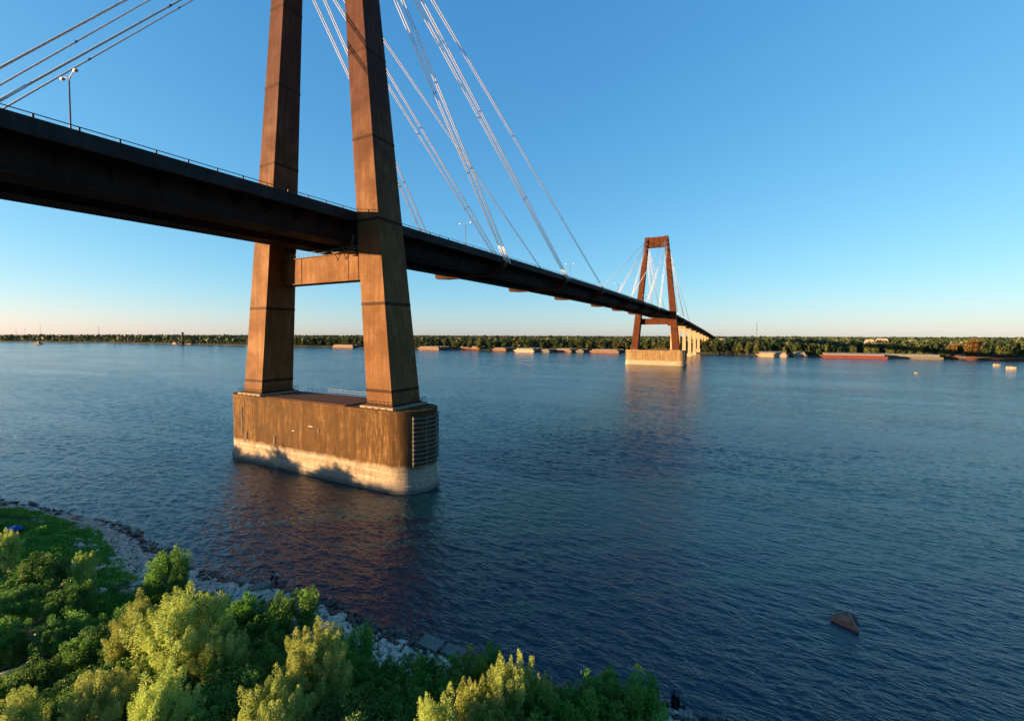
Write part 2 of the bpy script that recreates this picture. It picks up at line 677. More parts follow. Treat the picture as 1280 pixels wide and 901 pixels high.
def make_tower(y, which):
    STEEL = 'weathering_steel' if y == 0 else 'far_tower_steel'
    t = thing('bridge_tower', f'rust brown steel A-shaped bridge tower, {which}', 'bridge tower', (0, y, ZB), group='bridge towers')
    off = Vector((0, 0, -ZB))
    for s in (-1, 1):
        mb = MB()
        zs = [ZB, 40, 70, 100, ZTOP]
        rings = []
        for z in zs:
            vo, w, du = leg_par(z)
            a, b = sorted((s*vo, s*(vo-w)))
            rings.append(ring(a, b, -du, du, z-ZB))
        for a, b in zip(rings, rings[1:]):
            o = len(mb.v)
            mb.v += a+b
            mb.f += [(o+k, o+(k+1) % 4, o+4+(k+1) % 4, o+4+k) for k in range(4)]
        mb.f += [(3, 2, 1, 0), tuple(len(mb.v)-4+k for k in range(4))]
        lg = mb.build('leg', STEEL, t)
        md = lg.modifiers.new('weld', 'WELD')
        for z in (17.5, 33.4, 48.9, 64.2, 80.5, 96.5, 109.5):
            vo, w, du = leg_par(z)
            a, b = sorted((s*vo, s*(vo-w)))
            e = .035
            h = .28
            m2 = MB().hexa(ring(a-e, b+e, -du-e, du+e, z-h-ZB), ring(a-e, b+e, -du-e, du+e, z+h-ZB))
            m2.build('splice_band', 'splice_steel', lg)
        # base plate
        vo, w, du = leg_par(ZB)
        a, b = sorted((s*vo, s*(vo-w)))
        MB().box(a-.25, b+.25, -du-.25, du+.25, -.25, .02).build('base_plate', 'splice_steel', lg)
        # anchor housings where the cables enter near the top
        for z, hh in ((107.6, 1.0), (112.5, 1.2), (116.6, 1.2)):
            vo, w, du = leg_par(z)
            a, b = sorted((s*(vo-.7), s*(vo-w+.7)))
            for q in (-1, 1):
                y0, y1 = sorted((q*(du-.1), q*(du+.55)))
                MB().box(a, b, y0, y1, z-hh-ZB, z+hh-ZB).build('anchor_housing', 'splice_steel', lg, bevel=.06)
    # strut below the deck, with flanges and web stiffeners
    vi = leg_par(44.07)[0]-leg_par(44.07)[1]
    vj = leg_par(38.6)[0]-leg_par(38.6)[1]
    st = MB().hexa([(-vj-.3, .16, 38.586-ZB), (vj+.3, .16, 38.586-ZB), (vj+.3, 2.4, 38.586-ZB), (-vj-.3, 2.4, 38.586-ZB)],
                   [(-vi-.3, .16, 44.07-ZB), (vi+.3, .16, 44.07-ZB), (vi+.3, 2.4, 44.07-ZB), (-vi-.3, 2.4, 44.07-ZB)]).build('strut', STEEL, t)
    for z in (38.50, 44.0):
        MB().box(-vi-.1, vi+.1, -.12, 2.68, z-ZB, z+.14-ZB).build('flange', STEEL, st)
    for x in (-10.4, -7.6, 6.6, 9.4):
        MB().box(x, x+.3, .08, .2, 38.66-ZB, 43.98-ZB).build('stiffener', STEEL, st)
    rl = MB()
    rail_run(rl, [(-12.5+k*1.5, .1, 44.14-ZB) for k in range(17)])
    rl.build('walkway_railing', 'galvanised', st)
    # portal beam on top
    z0, z1 = ZTOP-9.6, ZTOP-.15
    v0, v1 = leg_par(z0), leg_par(z1)
    a0, a1 = v0[0]-v0[1]+.2, v1[0]-v1[1]+.2
    pb = MB().hexa(ring(-a0, a0, -v0[2]+.5, v0[2]-.5, z0-ZB), ring(-a1, a1, -v1[2]+.45, v1[2]-.45, z1-ZB)).build('portal_beam', STEEL, t)
    MB().box(-a0, a0, -v0[2]+.35, v0[2]-.35, z0-.2-ZB, z0+.05-ZB).build('flange', 'splice_steel', pb)
    for x in (-2.6, 2.6):
        MB().box(x-.06, x+.06, -v0[2]+.3, -v0[2]+.6, z0+.05-ZB, z1-1-ZB).build('stiffener', STEEL, pb)
    for x in (-8.3, 8.3):
        MB().tube([(x, 0, ZTOP-ZB), (x, 0, ZTOP+2-ZB)], .12, 6).build('beacon', 'red_paint', t)
    return t


def make_pier(y, which):
    t = thing('bridge_pier', f'long stained concrete pier with round ends, {which}', 'bridge pier', (0, y, 0), group='main bridge piers')
    mb = MB()
    prof = [(-6, .35), (.25, .35), (.55, .42), (1.15, .40), (1.35, .12), (1.9, .06), (2.0, 0), (13.7, 0), (13.75, .10), (ZT, .10)]
    n = None
    for z, g in prof:
        p = stadium(z, g)
        n = len(p)
        mb.v += p
    for k in range(len(prof)-1):
        mb.f += [(k*n+q, k*n+(q+1) % n, (k+1)*n+(q+1) % n, (k+1)*n+q) for q in range(n)]
    mb.f.append(tuple((len(prof)-1)*n+q for q in range(n)))
    sh = mb.build('shaft', 'pier_concrete' if y == 0 else 'far_pier_concrete', t)
    # boards across the top between the two legs
    bd = MB().box(-.52, .52, -WP+.35, WP-.5, 0, .14).mesh('deck_board', 'rusty_board')
    for k in range(22):
        o = link('deck_board', bd, t)
        o.location = (-12.1+k*1.09, 0, ZT+.004)
        o.rotation_euler = (0, R(random.uniform(-.6, .6)), 0)
    for s in (-1, 1):
        vo, w, du = leg_par(ZB)
        a, b = sorted((s*(vo+1.0), s*(vo-w-.9)))
        pd = MB().box(a, b, -du-.95, du+.95, ZT+.003, ZB-.25).build('plinth', 'pale_concrete', t, bevel=.06)
        rl = MB()
        pts = []
        x0, x1, y0, y1 = a+.12, b-.12, -du-.85, du+.85
        for k in range(9):
            pts.append((x0+(x1-x0)*k/8, y0, ZB-.25))
        for k in range(1, 9):
            pts.append((x1, y0+(y1-y0)*k/8, ZB-.25))
        for k in range(1, 9):
            pts.append((x1+(x0-x1)*k/8, y1, ZB-.25))
        for k in range(1, 8):
            pts.append((x0, y1+(y0-y1)*k/8, ZB-.25))
        rail_run(rl, pts+[pts[0]], .95, 1, .028)
        rl.build('railing', 'rail_metal', pd)
        # bearing blocks that show as dark pockets below the plate
        for k in range(4):
            x = a+(b-a)*(.2+.2*k)
            MB().box(x-.22, x+.22, -du-1.02, -du-.9, ZB-.62, ZB-.42).build('drain_pocket', 'rusty_board', pd)
    rl = MB()
    rail_run(rl, [(-12+k*1.6, WP-.35, ZT+.14) for k in range(16)], 1.0, 1, .03)
    rl.build('railing', 'galvanised', t)
    # fender pipes round both ends
    for s in (-1, 1):
        for k in range(11):
            z = 5.2+k*.78
            m2 = MB()
            pts = []
            a0, a1 = R(-42), R(110)
            for q in range(22):
                th = a0+(a1-a0)*q/21
                pts.append((s*(LP-WP+(WP+.26)*math.cos(th)), (WP+.26)*math.sin(th), z))
            m2.tube(pts, .13, 6)
            m2.build('fender_pipe', 'fender_pipe', t, True)
        for th in (-40, -14, 12, 40, 70, 100):
            x, yy = s*(LP-WP+(WP+.2)*math.cos(R(th))), (WP+.2)*math.sin(R(th))
            MB().tube([(x, yy, 4.6), (x, yy, 13.4)], .12, 6).build('fender_post', 'fender_pipe', t)
    # ladder of rungs and two pale pipes on the long face
    for x, z0, z1 in ((-20.5, 6.2, 11.6), (-19, 4.9, 6.3), (-9.2, 4.9, 6.6), (4.5, 8.8, 9.2)):
        MB().tube([(x, -WP-.16, z0), (x, -WP-.16, z1)], .09, 6).build('drain_pipe', 'white_paint', t)
    for x, z, l in ((-3.5, 8.2, .7), (1.6, 9.6, 1.2)):
        MB().box(x, x+l, -WP-.16, -WP+.02, z, z+.1).build('bracket', 'white_paint', t)
    return t


make_tower(0, 'the nearer one, cut by the top of the picture')
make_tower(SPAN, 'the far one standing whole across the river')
make_pier(0, 'carrying the nearer tower')
make_pier(SPAN, 'carrying the far tower')

# deck: one long girder with parapets, rails, brackets and anchor frames
ANCH = [54.5, 105.0, 155.5]
ys_deck = list(np.arange(-330, 20, 10))+list(np.arange(20, 380, 8))+list(np.arange(380, 1320, 15))
deck = thing('bridge_deck', 'dark steel box girder bridge deck running across the river between both towers', 'bridge deck', (0, 0, 45))


def sweep(prof, name, mat, parent, y0=-330, y1=1310, smooth=False):
    """prof: closed list of (x, dz below the parapet top)"""
    yy = [y for y in ys_deck if y0 <= y <= y1]
    n = len(prof)
    mb = MB()
    for y in yy:
        z = deck_z(y)-45
        mb.v += [(x, y, z+dz) for x, dz in prof]
    for k in range(len(yy)-1):
        mb.f += [(k*n+q, k*n+(q+1) % n, (k+1)*n+(q+1) % n, (k+1)*n+q) for q in range(n)]
    mb.f += [tuple(range(n))[::-1], tuple((len(yy)-1)*n+q for q in range(n))]
    return mb.build(name, mat, parent, smooth)


slab = sweep([(-12.3, -.9), (12.3, -.9), (12.3, -1.35), (9.4, -1.55), (-9.4, -1.55), (-12.3, -1.35)], 'deck_plate', 'girder_steel', deck)
sweep([(-11.8, -.895), (11.8, -.895), (11.8, -.88), (-11.8, -.88)], 'road_surface', 'asphalt', slab)
for s in (-1, 1):
    bx = [(s*9.2, -1.54), (s*7.4, -4.85), (s*3.1, -4.85), (s*2.0, -1.54)]
    g = sweep(bx if s > 0 else bx[::-1], 'box_girder', 'girder_steel', deck)
    fl = [(s*7.75, -4.83), (s*7.75, -4.95), (s*2.8, -4.95), (s*2.8, -4.83)]
    sweep(fl if s > 0 else fl[::-1], 'bottom_flange', 'girder_steel', g)
    pp = [(s*12.5, 0), (s*12.5, -1.88), (s*12.3, -1.88), (s*12.25, -.8), (s*12.22, 0)]
    f = sweep(pp if s > 0 else pp[::-1], 'parapet', 'girder_steel', deck)
    lip = [(s*12.56, -1.80), (s*12.56, -1.90), (s*12.2, -1.90), (s*12.2, -1.80)]
    sweep(lip if s > 0 else lip[::-1], 'edge_flange', 'splice_steel', f)
    rl = MB()
    rl.tube([(s*12.4, y, deck_z(y)-45+.42) for y in ys_deck], .06, 5)
    rl.build('rail', 'rail_metal', f)
    pm = MB().box(-.06, .06, -.09, .09, -.02, .44).mesh('rail_post', 'rail_metal')
    y = -60.
    while y < 480:
        o = link('rail_post', pm, f)
        o.location = (s*12.4, y, deck_z(y)-45)
        y += 3.6
    # overhang brackets between web and edge
    br = MB().add([(0, -.04, -1.5), (3.0, -.04, -1.35), (3.0, -.04, -1.85), (-1.0, -.04, -3.3), (0, .04, -1.5), (3.0, .04, -1.35), (3.0, .04, -1.85), (-1.0, .04, -3.3)],
                  [(0, 1, 2, 3), (7, 6, 5, 4), (0, 4, 5, 1), (1, 5, 6, 2), (2, 6, 7, 3), (3, 7, 4, 0)]).mesh('overhang_bracket', 'girder_steel')
    y = -58.
    while y < 470:
        if abs(y) > 2 and abs(y-SPAN) > 2:
            o = link('overhang_bracket', br, g)
            o.location = (s*9.25, y, deck_z(y)-45)
            o.scale = (s, 1, 1)
        y += 5.0
for y in [-u for u in ANCH]+ANCH+[SPAN-u for u in ANCH]+[SPAN+u for u in ANCH]:
    z = deck_z(y)-45
    MB().prism([(-13.0, z-1.2), (-13.0, z-3.2), (-12.6, z-5.3), (-9, z-5.6), (9, z-5.6), (12.0, z-3.9), (13.0, z-2.9), (13.0, z-1.2)][::-1], y-1.1, y+1.1).build('anchor_frame', 'splice_steel', deck)

# stay cables, every one a thing
ZC = {0: (107.6, 112.6), 1: (112.3, 116.0), 2: (117.3,)}


def stay(name_label, a, b, rad, mat, group):
    a, b = Vector(a), Vector(b)
    t = thing('stay_cable', name_label, 'stay cable', a, group=group)
    b = b-a
    d = b.normalized()
    m = MB().tube([d*1.2, b], rad, 10)
    m.build('sheath', mat, t, True)
    MB().tube([d*-.4, d*3.6], rad*1.35, 8).build('socket', mat, t, True)
    MB().tube([d*-2.4, d*-.35], rad*2.4, 8).build('anchor_head', 'socket_paint', t, True)
    for q in (.34, .6):
        MB().tube([b*q-d*.18, b*q+d*.18], rad*1.25, 8).build('clamp', 'rail_metal', t)
    return t


for ty, tn in ((0, 'nearer'), (SPAN, 'far')):
    for dr in (1, -1):
        inward = (dr > 0) if ty == 0 else (dr < 0)
        span = 'river side' if inward else ('near shore side' if ty == 0 else 'far shore side')
        for s in (1, -1):
            side = 'near deck edge' if s > 0 else 'far deck edge'
            for k in range(3):
                nm = ('steepest', 'middle', 'longest')[k]
                for j, zc in enumerate(ZC[k]):
                    for q in (-1, 1):
                        u = ANCH[k]
                        pair = ('lower pair, ', 'upper pair, ')[j] if len(ZC[k]) == 2 else ''
                        lab = f'stay cable, {nm} bundle, {tn} tower, {side}, {span}, {pair}{"outer" if q*s > 0 else "inner"} strand'
                        if not inward and ty == 0 and k == 0:
                            u = 49.6
                        yy = ty+dr*(u+((-1.2, 1.2)[j] if len(ZC[k]) == 2 else 0))
                        vo, w, du = leg_par(zc)
                        sep = .22
                        a = (s*12.75+q*sep, yy, deck_z(yy)+.1)
                        b = (s*(vo-w/2)+q*(sep+.1), ty+dr*(du+.3), zc)
                        stay(lab, a, b, .10, 'cable_sheath', f'{nm} cables, {tn} tower, {side}, {span}')


def make_lamp():
    t = thing('street_lamp', '', 'street lamp')
    MB().box(-.35, .35, -.35, .35, -.02, .35).build('base', 'lamp_grey', t)
    MB().tube([(0, 0, .3), (0, 0, 11.2)], [.13, .08], 8).build('pole', 'lamp_grey', t, True)
    for s in (-1, 1):
        a = MB().tube([(0, 0, 11.1), (s*.45, .0, 11.55), (s*1.3, 0, 11.85), (s*1.7, 0, 11.85)], .06, 6).build('arm', 'lamp_grey', t, True)
        m = MB()
        for k, (x, r) in enumerate(((1.55, .05), (1.65, .2), (2.0, .27), (2.35, .2), (2.45, .05))):
            m.v += [(s*x, r*math.cos(q*math.pi/4), 11.85+.7*r*math.sin(q*math.pi/4)) for q in range(8)]
        m.f = [(k*8+q, k*8+(q+1) % 8, k*8+8+(q+1) % 8, k*8+8+q) for k in range(4) for q in range(8)]
        m.build('lamp_head', 'lamp_head', a, True)
    return t


lamp0 = make_lamp()
lab = ['double-headed street lamp on the deck at the upper left, before the nearer tower',
       'double-headed street lamp on the deck, first one beyond the nearer tower',
       'double-headed street lamp on the deck, second one beyond the nearer tower',
       'double-headed street lamp on the deck near midstream, left of the far tower',
       'double-headed street lamp on the deck just left of the far tower',
       'small double-headed street lamp on the deck just right of the far tower',
       'tiny double-headed street lamp on the descending deck beyond the far tower']
for k in range(7):
    y = -38.8+91*k
    o = lamp0 if k == 0 else copy_tree(lamp0)
    o.location = (0, y, deck_z(y)-.88)
    o['label'] = lab[k]
    o['group'] = 'street lamps along the bridge median'

# inspection walkway hanging under the deck beside the nearer leg
iw = thing('inspection_platform', 'dark steel inspection platform hanging under the deck beside the nearer leg', 'platform', (8.5, -2.2, 43.6))
MB().box(-2.6, 2.6, -.6, .6, 0, .12).build('floor', 'rail_metal', iw)
m = MB()
for x in (-1.2, 1.2):
    m.tube([(x-.9, -.6, 0), (x, -.6, -1.5), (x+.9, -.6, 0)], .08, 5)
m.build('v_bracket', 'rail_metal', iw)
m = MB()
rail_run(m, [(-2.6+k*.65, -.6, .1) for k in range(9)], 1.0, 1, .035)
m.build('railing', 'rail_metal', iw)
m = MB().tube([(-2.6, -.6, .1), (-4.4, -.6, 1.7)], .06, 5).tube([(2.6, -.6, .1), (3.2, -.4, 3.4)], .06, 5).tube([(2.2, -.6, .1), (2.7, -.4, 3.2)], .06, 5)
m.build('hanger', 'rail_metal', iw)
m = MB()
for k in range(7):
    m.tube([(2.3+k*.07, -.55, .6+k*.4), (2.72+k*.07, -.55, .6+k*.4)], .03, 4)
m.build('ladder', 'galvanised', iw)


# approach piers on the far side
def make_approach(y, label):
    t = thing('approach_pier', label, 'bridge pier', (0, y, 0), group='approach piers beyond the far tower')
    top = deck_z(y)-5.0
    ground = 0 if y < 690 else 3
    for s in (-1, 1):
        c = MB().hexa(ring(s*7.2-2.1, s*7.2+2.1, -1.5, 1.5, ground+4), ring(s*7.2-1.7, s*7.2+1.7, -1.4, 1.4, top-2.3)).build('column', 'approach_concrete', t)
        MB().box(s*7.2-2.9, s*7.2+2.9, -2.6, 2.6, ground-4, ground+4.2).build('footing', 'approach_concrete', c)
    MB().prism([(-10, top), (10, top), (10, top-1.2), (6, top-2.8), (-6, top-2.8), (-10, top-1.2)][::-1], -1.7, 1.7).build('cap', 'approach_concrete', t)


names = ['first', 'second', 'third', 'fourth', 'fifth', 'sixth', 'seventh', 'eighth', 'ninth', 'tenth']
for k in range(10):
    make_approach(527+60*k, f'tan concrete two-column approach pier, {names[k]} one behind the far tower')



# ------------------------------------------------------------------ river traffic
def make_barge(name, label, x0, x1, y, hull, cover, hh=3.2, ch=2.2, w=10.7, group='barges moored along the far bank'):
    L = x1-x0
    t = thing(name, label, 'barge', ((x0+x1)/2, y, 0), R(random.uniform(-2, 2)), group)
    h = L/2
    pr = [(-h, hh), (-h, hh-.9), (-h+4.5, -.6), (h-1.5, -.6), (h, hh-2.2), (h, hh)]
    m = MB()
    n = len(pr)
    for s in (-1, 1):
        m.v += [(a, s*w/2, b) for a, b in pr]
    m.f = [tuple(range(n)), tuple(range(2*n-1, n-1, -1))]+[(k, k+n, (k+1) % n+n, (k+1) % n) for k in range(n)]
    hu = m.build('hull', hull, t)
    for s in (-1, 1):
        MB().box(-h+.5, h-.5, s*w/2-.12, s*w/2+.12, hh-.35, hh-.1).build('rub_rail', 'brown_hull', hu)
    a, b = -h+4, h-3
    for s in (-1, 1):
        MB().box(a, b, s*(w/2-1.1)-.1, s*(w/2-1.1)+.1, hh, hh+1.1).build('coaming', hull, t)
    for e in (a, b):
        MB().box(e-.1, e+.1, -(w/2-1.0), w/2-1.0, hh, hh+1.1).build('coaming', hull, t)
    if cover:
        nn = max(3, int((b-a)/6.5))
        st = (b-a)/nn
        for k in range(nn):
            m = MB()
            pts = [(-(w/2-.9)*math.cos(math.pi*q/8), hh+1.0+ch*math.sin(math.pi*q/8)*(1 if k % 2 else .93)) for q in range(9)]
            xa, xb = a+k*st+.06, a+(k+1)*st-.06
            m.v = [(xa, p[0], p[1]) for p in pts]+[(xb, p[0], p[1]) for p in pts]
            m.f = [(q, q+1, q+10, q+9) for q in range(8)]+[tuple(range(9))[::-1], tuple(range(9, 18)), (0, 9, 17, 8)]
            m.build('hatch_cover', cover, t)
    else:
        MB().box(a+.2, b-.2, -(w/2-1.3), w/2-1.3, hh-.4, hh+.02).build('hold_floor', 'black_hull', t)
    for e in (-h+1.5, h-1.2):
        for s in (-1, 1):
            MB().tube([(e, s*3.6, hh), (e, s*3.6, hh+.7)], .25, 8).build('bollard', 'brown_hull', t)
    return t


def span_px(pa, pb, py):
    a, b = at(pa, py), at(pb, py)
    return a.x, b.x, (a.y+b.y)/2


def barge_px(label, pa, pb, py, hull, cover, **k):
    a, b, y = span_px(pa, pb, py)
    make_barge('barge', label, a, b, y+4, hull, cover, **k)
    for q, wd in enumerate(('second', 'third', 'fourth')):
        make_barge('barge', f'{wd} barge behind the {label.split(",")[0]}'.replace(' with pale covers', ''), a+random.uniform(-2, 2), b+random.uniform(-2, 2), y+4+11.4*(q+1),
                   random.choice(('orange_rust', 'rust_paint', 'grey_hull')), random.choice((cover, 'pale_cover')), **k)


barge_px('rusty barge with pale covers, leftmost, seen left of the nearer tower leg', 405, 452, 434.2, 'orange_rust', 'pale_cover')
barge_px('orange rusty barge with pale covers just right of the nearer tower leg', 515, 556, 437, 'orange_rust', 'pale_cover')
barge_px('dark empty barge behind, between the rusty barges in midstream view', 562, 606, 436.9, 'rust_paint', None, hh=3.6)
barge_px('rusty low barge left of the cream covered barge', 612, 636, 438.2, 'orange_rust', 'pale_cover', ch=1.5)
barge_px('cream barge with pale ribbed covers between rusty barges', 638, 672, 440, 'cream_paint', 'pale_cover', hh=3.6)
barge_px('rusty orange barge with pale covers right of the cream barge', 690, 717, 440.2, 'orange_rust', 'pale_cover')
barge_px('short grey barge right of the cream barge', 673, 689, 440.3, 'grey_hull', 'pale_cover', ch=1.4)
barge_px('short dark barge left of the one by the far pier', 718, 731, 440.5, 'grey_hull', 'pale_cover', ch=1.4)
barge_px('rusty orange barge just left of the far tower pier', 733, 777, 441, 'orange_rust', 'pale_cover', ch=1.6)
barge_px('cream covered barge nearest the bridge on the right bank', 946, 985, 446, 'cream_paint', 'pale_cover', hh=3.4)
barge_px('short cream barge beside the dark red one', 990, 1009, 446, 'cream_paint', 'pale_cover', hh=3.0)
barge_px('dark red barge between the cream barges and the long red one', 1012, 1030, 445, 'red_paint', None, hh=3.2)
barge_px('long bright red barge with pale covers on the right', 1030, 1104, 448, 'red_paint', 'pale_cover', hh=3.0)
barge_px('grey barge with greenish covers right of the red barge', 1108, 1172, 448.5, 'grey_hull', 'green_cover', hh=2.6)
barge_px('brown barge with long white covers near the right edge', 1176, 1248, 448.4, 'brown_hull', 'pale_cover', hh=2.4)
barge_px('low dark brown barge in front at the right edge', 1214, 1290, 451, 'brown_hull', None, hh=2.0)
barge_px('pale covered barge cut by the right picture edge', 1262, 1330, 447.8, 'grey_hull', 'pale_cover', hh=2.4)


def make_towboat(label, px, py, L, hull, house, rz):
    p = at(px, py)
    t = thing('towboat', label, 'towboat', (p.x, p.y, 0), rz)
    w = L*.32
    h = 1.7
    m = MB()
    out = [(-L/2, -w*.42), (-L/2, w*.42), (L*.32, w*.5), (L*.47, w*.36), (L*.5, 0), (L*.47, -w*.36), (L*.32, -w*.5)]
    n = len(out)
    m.v = [(a*.96, b*.9, -.5) for a, b in out]+[(a, b, h) for a, b in out]
    m.f = [tuple(range(n))[::-1], tuple(range(n, 2*n))]+[(k, (k+1) % n, (k+1) % n+n, k+n) for k in range(n)]
    m.build('hull', hull, t)
    z = h
    for k, (a, b, ww, hh) in enumerate(((-.38, .26, .36, 2.6), (-.28, .2, .30, 2.4), (-.06, .14, .24, 2.6))):
        hs = MB().box(a*L, b*L, -ww*w, ww*w, z, z+hh).build('deckhouse', house, t, bevel=.08)
        for q in range(int((b-a)*L/1.8)):
            for s in (-1, 1):
                x = a*L+.8+q*1.8
                MB().box(x, x+.9, s*ww*w-.03, s*ww*w+.03, z+1.1, z+1.9).build('window', 'window_glass', hs)
        z += hh
    MB().box(.13*L, .16*L, -.2*w, .2*w, z-1.5, z-.6).build('wheelhouse_window', 'window_glass', t)
    for s in (-1, 1):
        MB().tube([(-.2*L, s*.18*w, 6), (-.2*L, s*.18*w, z+.8)], .5, 8).build('funnel', 'black_hull', t)
        MB().box(L*.46, L*.5, s*w*.22-.5, s*w*.22+.5, 0, h+2.4).build('push_knee', hull, t)
    MB().tube([(.05*L, 0, z), (.05*L, 0, z+5)], .12, 5).build('mast', 'rail_metal', t)
    return t


make_towboat('small dark towboat alone on the water at the far left', 48, 430.6, 24, 'black_hull', 'grey_hull', R(20))
make_towboat('white towboat tied at the far left beyond the midstream boat', 123, 425.8, 28, 'white_paint', 'white_paint', R(10))
make_towboat('pale boat moored left of the red work barge', 172, 425.3, 36, 'white_paint', 'white_paint', R(5))
make_towboat('small white boat by the wooded point left of the nearer tower', 288, 431, 14, 'white_paint', 'white_paint', R(15))
make_towboat('white towboat beside the red work barge', 219, 430.0, 22, 'rust_paint', 'white_paint', R(0))
a, b, y = span_px(205, 222, 428.6)
make_barge('barge', 'red work barge at the left bank beside the dark tower', a, b, y, 'red_paint', None, hh=3.4)
a, b, y = span_px(184, 206, 427.4)
make_barge('barge', 'dark low barge left of the red work barge', a, b, y, 'black_hull', None, hh=2.6)

p = at(228.5, 430.6)
t = thing('mooring_tower', 'tall dark mooring tower standing in water beside the red work barge', 'tower', (p.x, p.y, 0))
MB().tube([(0, 0, -2), (0, 0, 30)], [2.6, 2.2], 12).build('column', 'black_hull', t, True)
MB().tube([(0, 0, 30), (0, 0, 33)], [3.2, 3.0], 12).build('head', 'brown_hull', t)
m = MB()
rail_run(m, [(3*math.cos(k), 3*math.sin(k), 33) for k in np.linspace(0, 6.283, 9)], 1.2, 1, .1)
m.build('railing', 'rail_metal', t)
a, b, y = span_px(230, 246, 430.4)
make_barge('barge', 'dark flat barge right of the dark mooring tower', a, b, y, 'brown_hull', None, hh=2.2)


def make_buoy(label, px, py, L):
    p = at(px, py)
    t = thing('mooring_buoy', label, 'buoy', (p.x, p.y, 0), R(random.uniform(-20, 20)), 'mooring buoys')
    r = L*.24
    m = MB()
    sec = [(-.5, .55), (-.47, .85), (-.42, 1), (.42, 1), (.47, .85), (.5, .55)]
    for x, q in sec:
        m.v += [(x*L, r*q*math.cos(k*math.pi/8), r*.35+r*q*math.sin(k*math.pi/8)) for k in range(16)]
    m.f = [(k*16+q, k*16+(q+1) % 16, k*16+16+(q+1) % 16, k*16+16+q) for k in range(5) for q in range(16)]
    m.f += [tuple(range(16))[::-1], tuple(80+q for q in range(16))]
    m.build('float', 'cream_paint', t, True)
    MB().tube([(0, 0, r*1.3), (0, 0, r*1.9)], r*.22, 8).build('mooring_post', 'rust_paint', t)
    for x in (-.3, .3):
        MB().tube([(x*L-.1, 0, r*.35), (x*L+.1, 0, r*.35)], r*1.03, 16).build('band', 'orange_rust', t)


make_buoy('cream cylindrical mooring buoy, the farther of two at the right edge', 1246, 457, 5.2)
make_buoy('cream cylindrical mooring buoy, the nearer and larger of two at the right edge', 1264, 461, 6.4)
make_buoy('small lone buoy on open water left of the two cream ones', 1146, 466.5, 2.6)

# half sunk rusted wreck piece in the near water
p = at(1057, 781)
t = thing('sunken_wreck', 'rusty half-sunk wedge of wrecked steel hull in the near water', 'wreck', (p.x, p.y, 0), YAW)
t.rotation_euler = (0, 0, 0)
W = lambda px, py, z: tuple(at(px, py, z)-p)
dn = lambda q: (q[0], q[1], -.7)
A, A0 = W(1038, 769.5, .22), dn(W(1039, 773, 0))
B, Bk = W(1061, 763.5, .5), W(1046, 765.8, .38)
Cc, C0 = W(1073.5, 787, .10), dn(W(1073, 789, 0))
Rr_, R1 = dn(W(1079, 783, 0)), W(1070, 771, .22)
Bb = W(1056, 770, -.6)
sp = MB().add([A, Bk, B, Cc, C0, A0], [(0, 1, 2, 3), (0, 3, 4, 5)]).build('side_plate', 'wreck_rust', t)
ep = MB().add([B, R1, Rr_, C0, Cc], [(0, 1, 4), (1, 2, 3, 4)]).build('end_plate', 'brown_hull', t)
bp = MB().add([A, Bk, B, R1, Bb], [(0, 1, 4), (1, 2, 4), (2, 3, 4)]).build('back_plate', 'wreck_rust', t)
for o_ in (sp, ep, bp):
    md = o_.modifiers.new('solid', 'SOLIDIFY')
    md.thickness = .05
MB().tube([A, Bk, B], .05, 6).build('gunwale', 'wreck_pale', t)
MB().tube([B, W(1066, 775, .5), Cc], .055, 6).build('frame_rib', 'wreck_pale', t)
for k in range(5):
    q = Vector(R1).lerp(Vector(Rr_), .15+.18*k)
    MB().tube([q, q+Vector((-.22, -.12, .10-.03*k)), q+Vector((-.3, -.2, -.06))], .06, 5).build('torn_edge', 'black_hull', t)

# ------------------------------------------------------------------ trees
def crown_mesh(name, mat, rx, ry, rz, cz, plumes, per, leaf, width, plume_r=.45, plume_l=1.5, seed=0, up=.75, droop=.4, power=.5):
    """plumes of leaves over an uneven ellipsoid; returns mesh and plume bases"""
    g = np.random.default_rng(seed)
    d = unit(g.normal(size=(plumes, 3))+np.array([0, 0, .35]))
    rad = g.uniform(.25, 1, plumes)**power
    lump = 1+.30*np.sin(d[:, 0]*5+seed)*np.cos(d[:, 1]*4.3+seed*2)+.12*np.sin(d[:, 2]*9+seed)
    P = d*rad[:, None]*lump[:, None]*np.array([rx, ry, rz])
    P[:, 2] += cz
    ax = unit(d*np.array([1, 1, .6])*(1-up)+np.array([0, 0, up])+g.normal(size=(plumes, 3))*.18)
    sc = g.uniform(.65, 1.35, plumes)
    n = plumes*per
    pi = np.repeat(np.arange(plumes), per)
    tt = g.uniform(-.5, .5, n)
    prof = np.sqrt(np.clip(1-(2*tt)**2, .02, 1))*np.where(tt > 0, 1-.5*tt, 1)
    rr = g.uniform(0, 1, n)**.55*prof
    th = g.uniform(0, 2*np.pi, n)
    A = ax[pi]
    s1 = unit(np.cross(A, np.array([.3, 1, .2])))
    s2 = np.cross(A, s1)
    radv = s1*np.cos(th)[:, None]+s2*np.sin(th)[:, None]
    C = P[pi]+A*(tt*plume_l*sc[pi])[:, None]+radv*(rr*plume_r*sc[pi])[:, None]
    ld = unit(radv*.8+A*.5-np.array([0, 0, droop])+g.normal(size=(n, 3))*.45)
    nr = unit(g.normal(size=(n, 3))*.7+radv*.4+np.array([0, 0, .5]))
    v, f = leaves(C, ld, nr, leaf*g.uniform(.7, 1.3, n), width*g.uniform(.7, 1.3, n))
    return np_mesh(name, v, f, mat), P-ax*plume_l*.3


